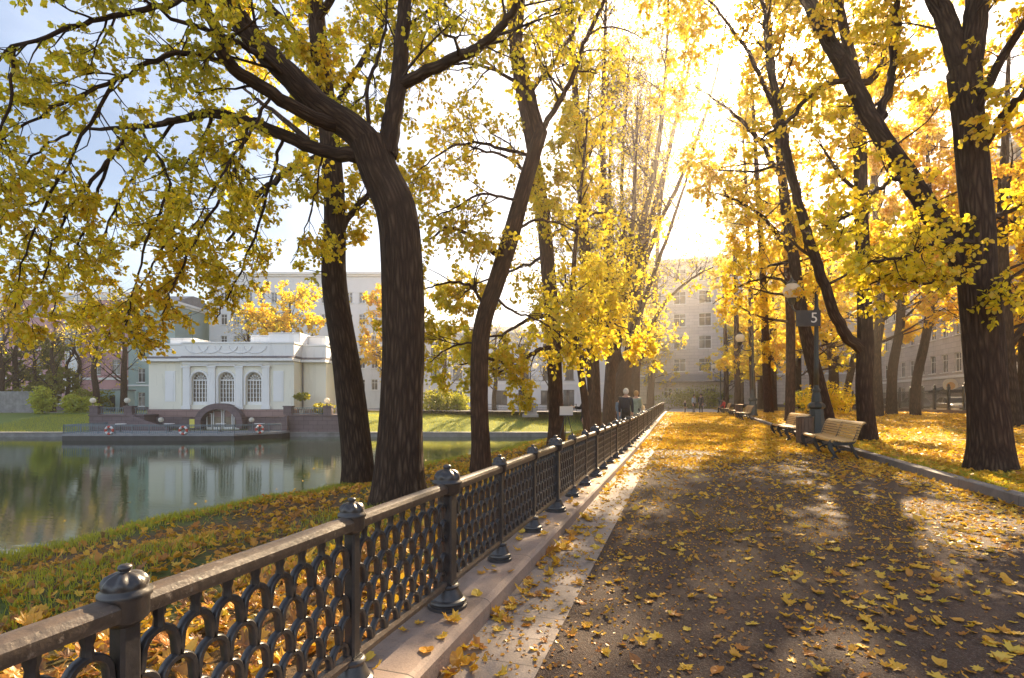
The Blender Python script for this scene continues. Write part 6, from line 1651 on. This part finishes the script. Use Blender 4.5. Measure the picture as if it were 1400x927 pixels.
# left bank
N = 24000; y = 1 + 40 * rgl.random(N) ** 1.6; x = lip(y) + .2 + (-1.62 - lip(y) - .2) * rgl.random(N)
k = in_view(x, y) & (rgl.random(N) < .25 + .75 * patch(x, y, 1.1, 6)); near = depth(x, y) < 9
j = k & near; litter_mass('bank_litter_near', x[j], y[j], ground_h(x[j], y[j]) + .012, .078, 'brown and yellow leaves on the pond bank behind the fence', tilt=.4, tint=lambda a, b: .66 + 0 * a)
j = k & ~near; litter_mass('bank_litter', x[j], y[j], ground_h(x[j], y[j]) + .01, .09, 'brown and yellow leaves on the farther pond bank', tilt=.4, lod=1, tint=lambda a, b: .6 + 0 * a)
N = 4000; y = rgl.uniform(1.2, 16, N); x = rgl.uniform(-3.5, -1.62, N); k = in_view(x, y); litter_mass('fence_foot_litter', x[k], y[k], ground_h(x[k], y[k]) + .015, .082, 'deep leaf drift at the foot of the iron fence on the pond side', tilt=.45, tint=lambda a, b: .70 + 0 * a)
N = 260; y = rgl.uniform(2, 30, N); x = rgl.uniform(-1.6, -1.2, N); litter_mass('kerb_litter', x, y, .132 + gz(y), .07, 'few leaves lying on the fence kerb', lod=0)
N = 900; x = rgl.uniform(-1.16, -1.0, N); y = 2 + 40 * rgl.random(N) ** 1.3; k = rgl.random(N) < patch(x * 0, y, 2.2, 2); litter_mass('gutter_litter', x[k], y[k], path_h(x[k], y[k]), .085, 'leaves gathered in the angle between kerb and paving strip', tilt=.28)
N = 220; y = 2 + 26 * rgl.random(N) ** 1.3; x = lip(y) - 1.6 - 9 * rgl.random(N) ** 2.2
k = in_view(x, y) & (rgl.random(N) < patch(x, y, .8, 4)); litter_mass('floating_leaves', x[k], y[k], np.full(k.sum(), ZW + .004), .07, 'scattered leaves floating on the pond near the bank', tilt=.03, lod=1)
# grass blades
def grass(name, label, x, y, hgt, z):
    n = len(x); a = rgl.uniform(0, 2 * PI, n); l = hgt * rgl.uniform(.5, 1.3, n); w = .0035 + .002 * rgl.random(n)
    lean = rgl.uniform(.1, .9, n) * l; b = a + rgl.normal(PI / 2, .4, n)
    c, s = np.cos(a) * w, np.sin(a) * w; lx, ly = np.cos(b) * lean, np.sin(b) * lean
    V = np.stack([np.stack([x - c, y - s, z], -1), np.stack([x + c, y + s, z], -1), np.stack([x + c * .8 + lx * .35, y + s * .8 + ly * .35, z + l * .6], -1), np.stack([x - c * .8 + lx * .35, y - s * .8 + ly * .35, z + l * .6], -1), np.stack([x + lx, y + ly, z + l * .95], -1)], 1).reshape(-1, 3)
    b = np.arange(n)[:, None] * 5
    me = mesh_np(name, V, b + np.array([[0, 1, 2, 3]]), b + np.array([[3, 2, 4]]), attrs={'tint': np.repeat(np.clip(.55 + rgl.normal(0, .25, n), 0, 1), 5)}, mats=[M_GRASS], smooth=False)
    tag(link(name, me), label, None, None, 'stuff')
N = 230000; y = 1.5 + 32 * rgl.random(N) ** 1.5; u = rgl.random(N); x = lip(y) - .55 + (-1.7 - lip(y) + .55) * u
pr = np.clip(patch(x, y, 1.4, 9) * 1.7 - .95, 0, 1) * .8 + np.exp(-((x - lip(y)) / .5) ** 2) * 1.0 + np.exp(-(((x + 4.29) / .8) ** 2 + ((y - 7.5) / .8) ** 2)) * .6
k = in_view(x, y) & (rgl.random(N) < pr); grass('bank_grass', 'green grass growing through the leaves along the pond bank', x[k], y[k], .10, ground_h(x[k], y[k]) - .005)
N = 90000; y = 4 + 22 * rgl.random(N) ** 1.3; x = 4.57 + 7 * rgl.random(N) ** 1.6
pr = np.exp(-((x - 4.7) / .55) ** 2) * .8 + np.clip(patch(x, y, 1.2, 7) * 1.6 - .8, 0, 1) + np.exp(-(((x - 5.44) / .8) ** 2 + ((y - 11.6) / 1.1) ** 2)) * .6
k = in_view(x, y) & (rgl.random(N) < pr); grass('lawn_grass', 'green grass tufts along the kerb of the right lawn', x[k], y[k], .075, ground_h(x[k], y[k]) - .005)
N = 60000; yy = rgl.uniform(0, 10.5, N); xc = rgl.uniform(-52, 8, N); q = np.array([xc * CT - (FAR_D + .6 + yy) * ST, xc * ST + (FAR_D + .6 + yy) * CT])
grass('far_bank_grass', 'rough green grass on the lawn across the pond', q[0], q[1], .30, ground_h(q[0], q[1]) - .02)
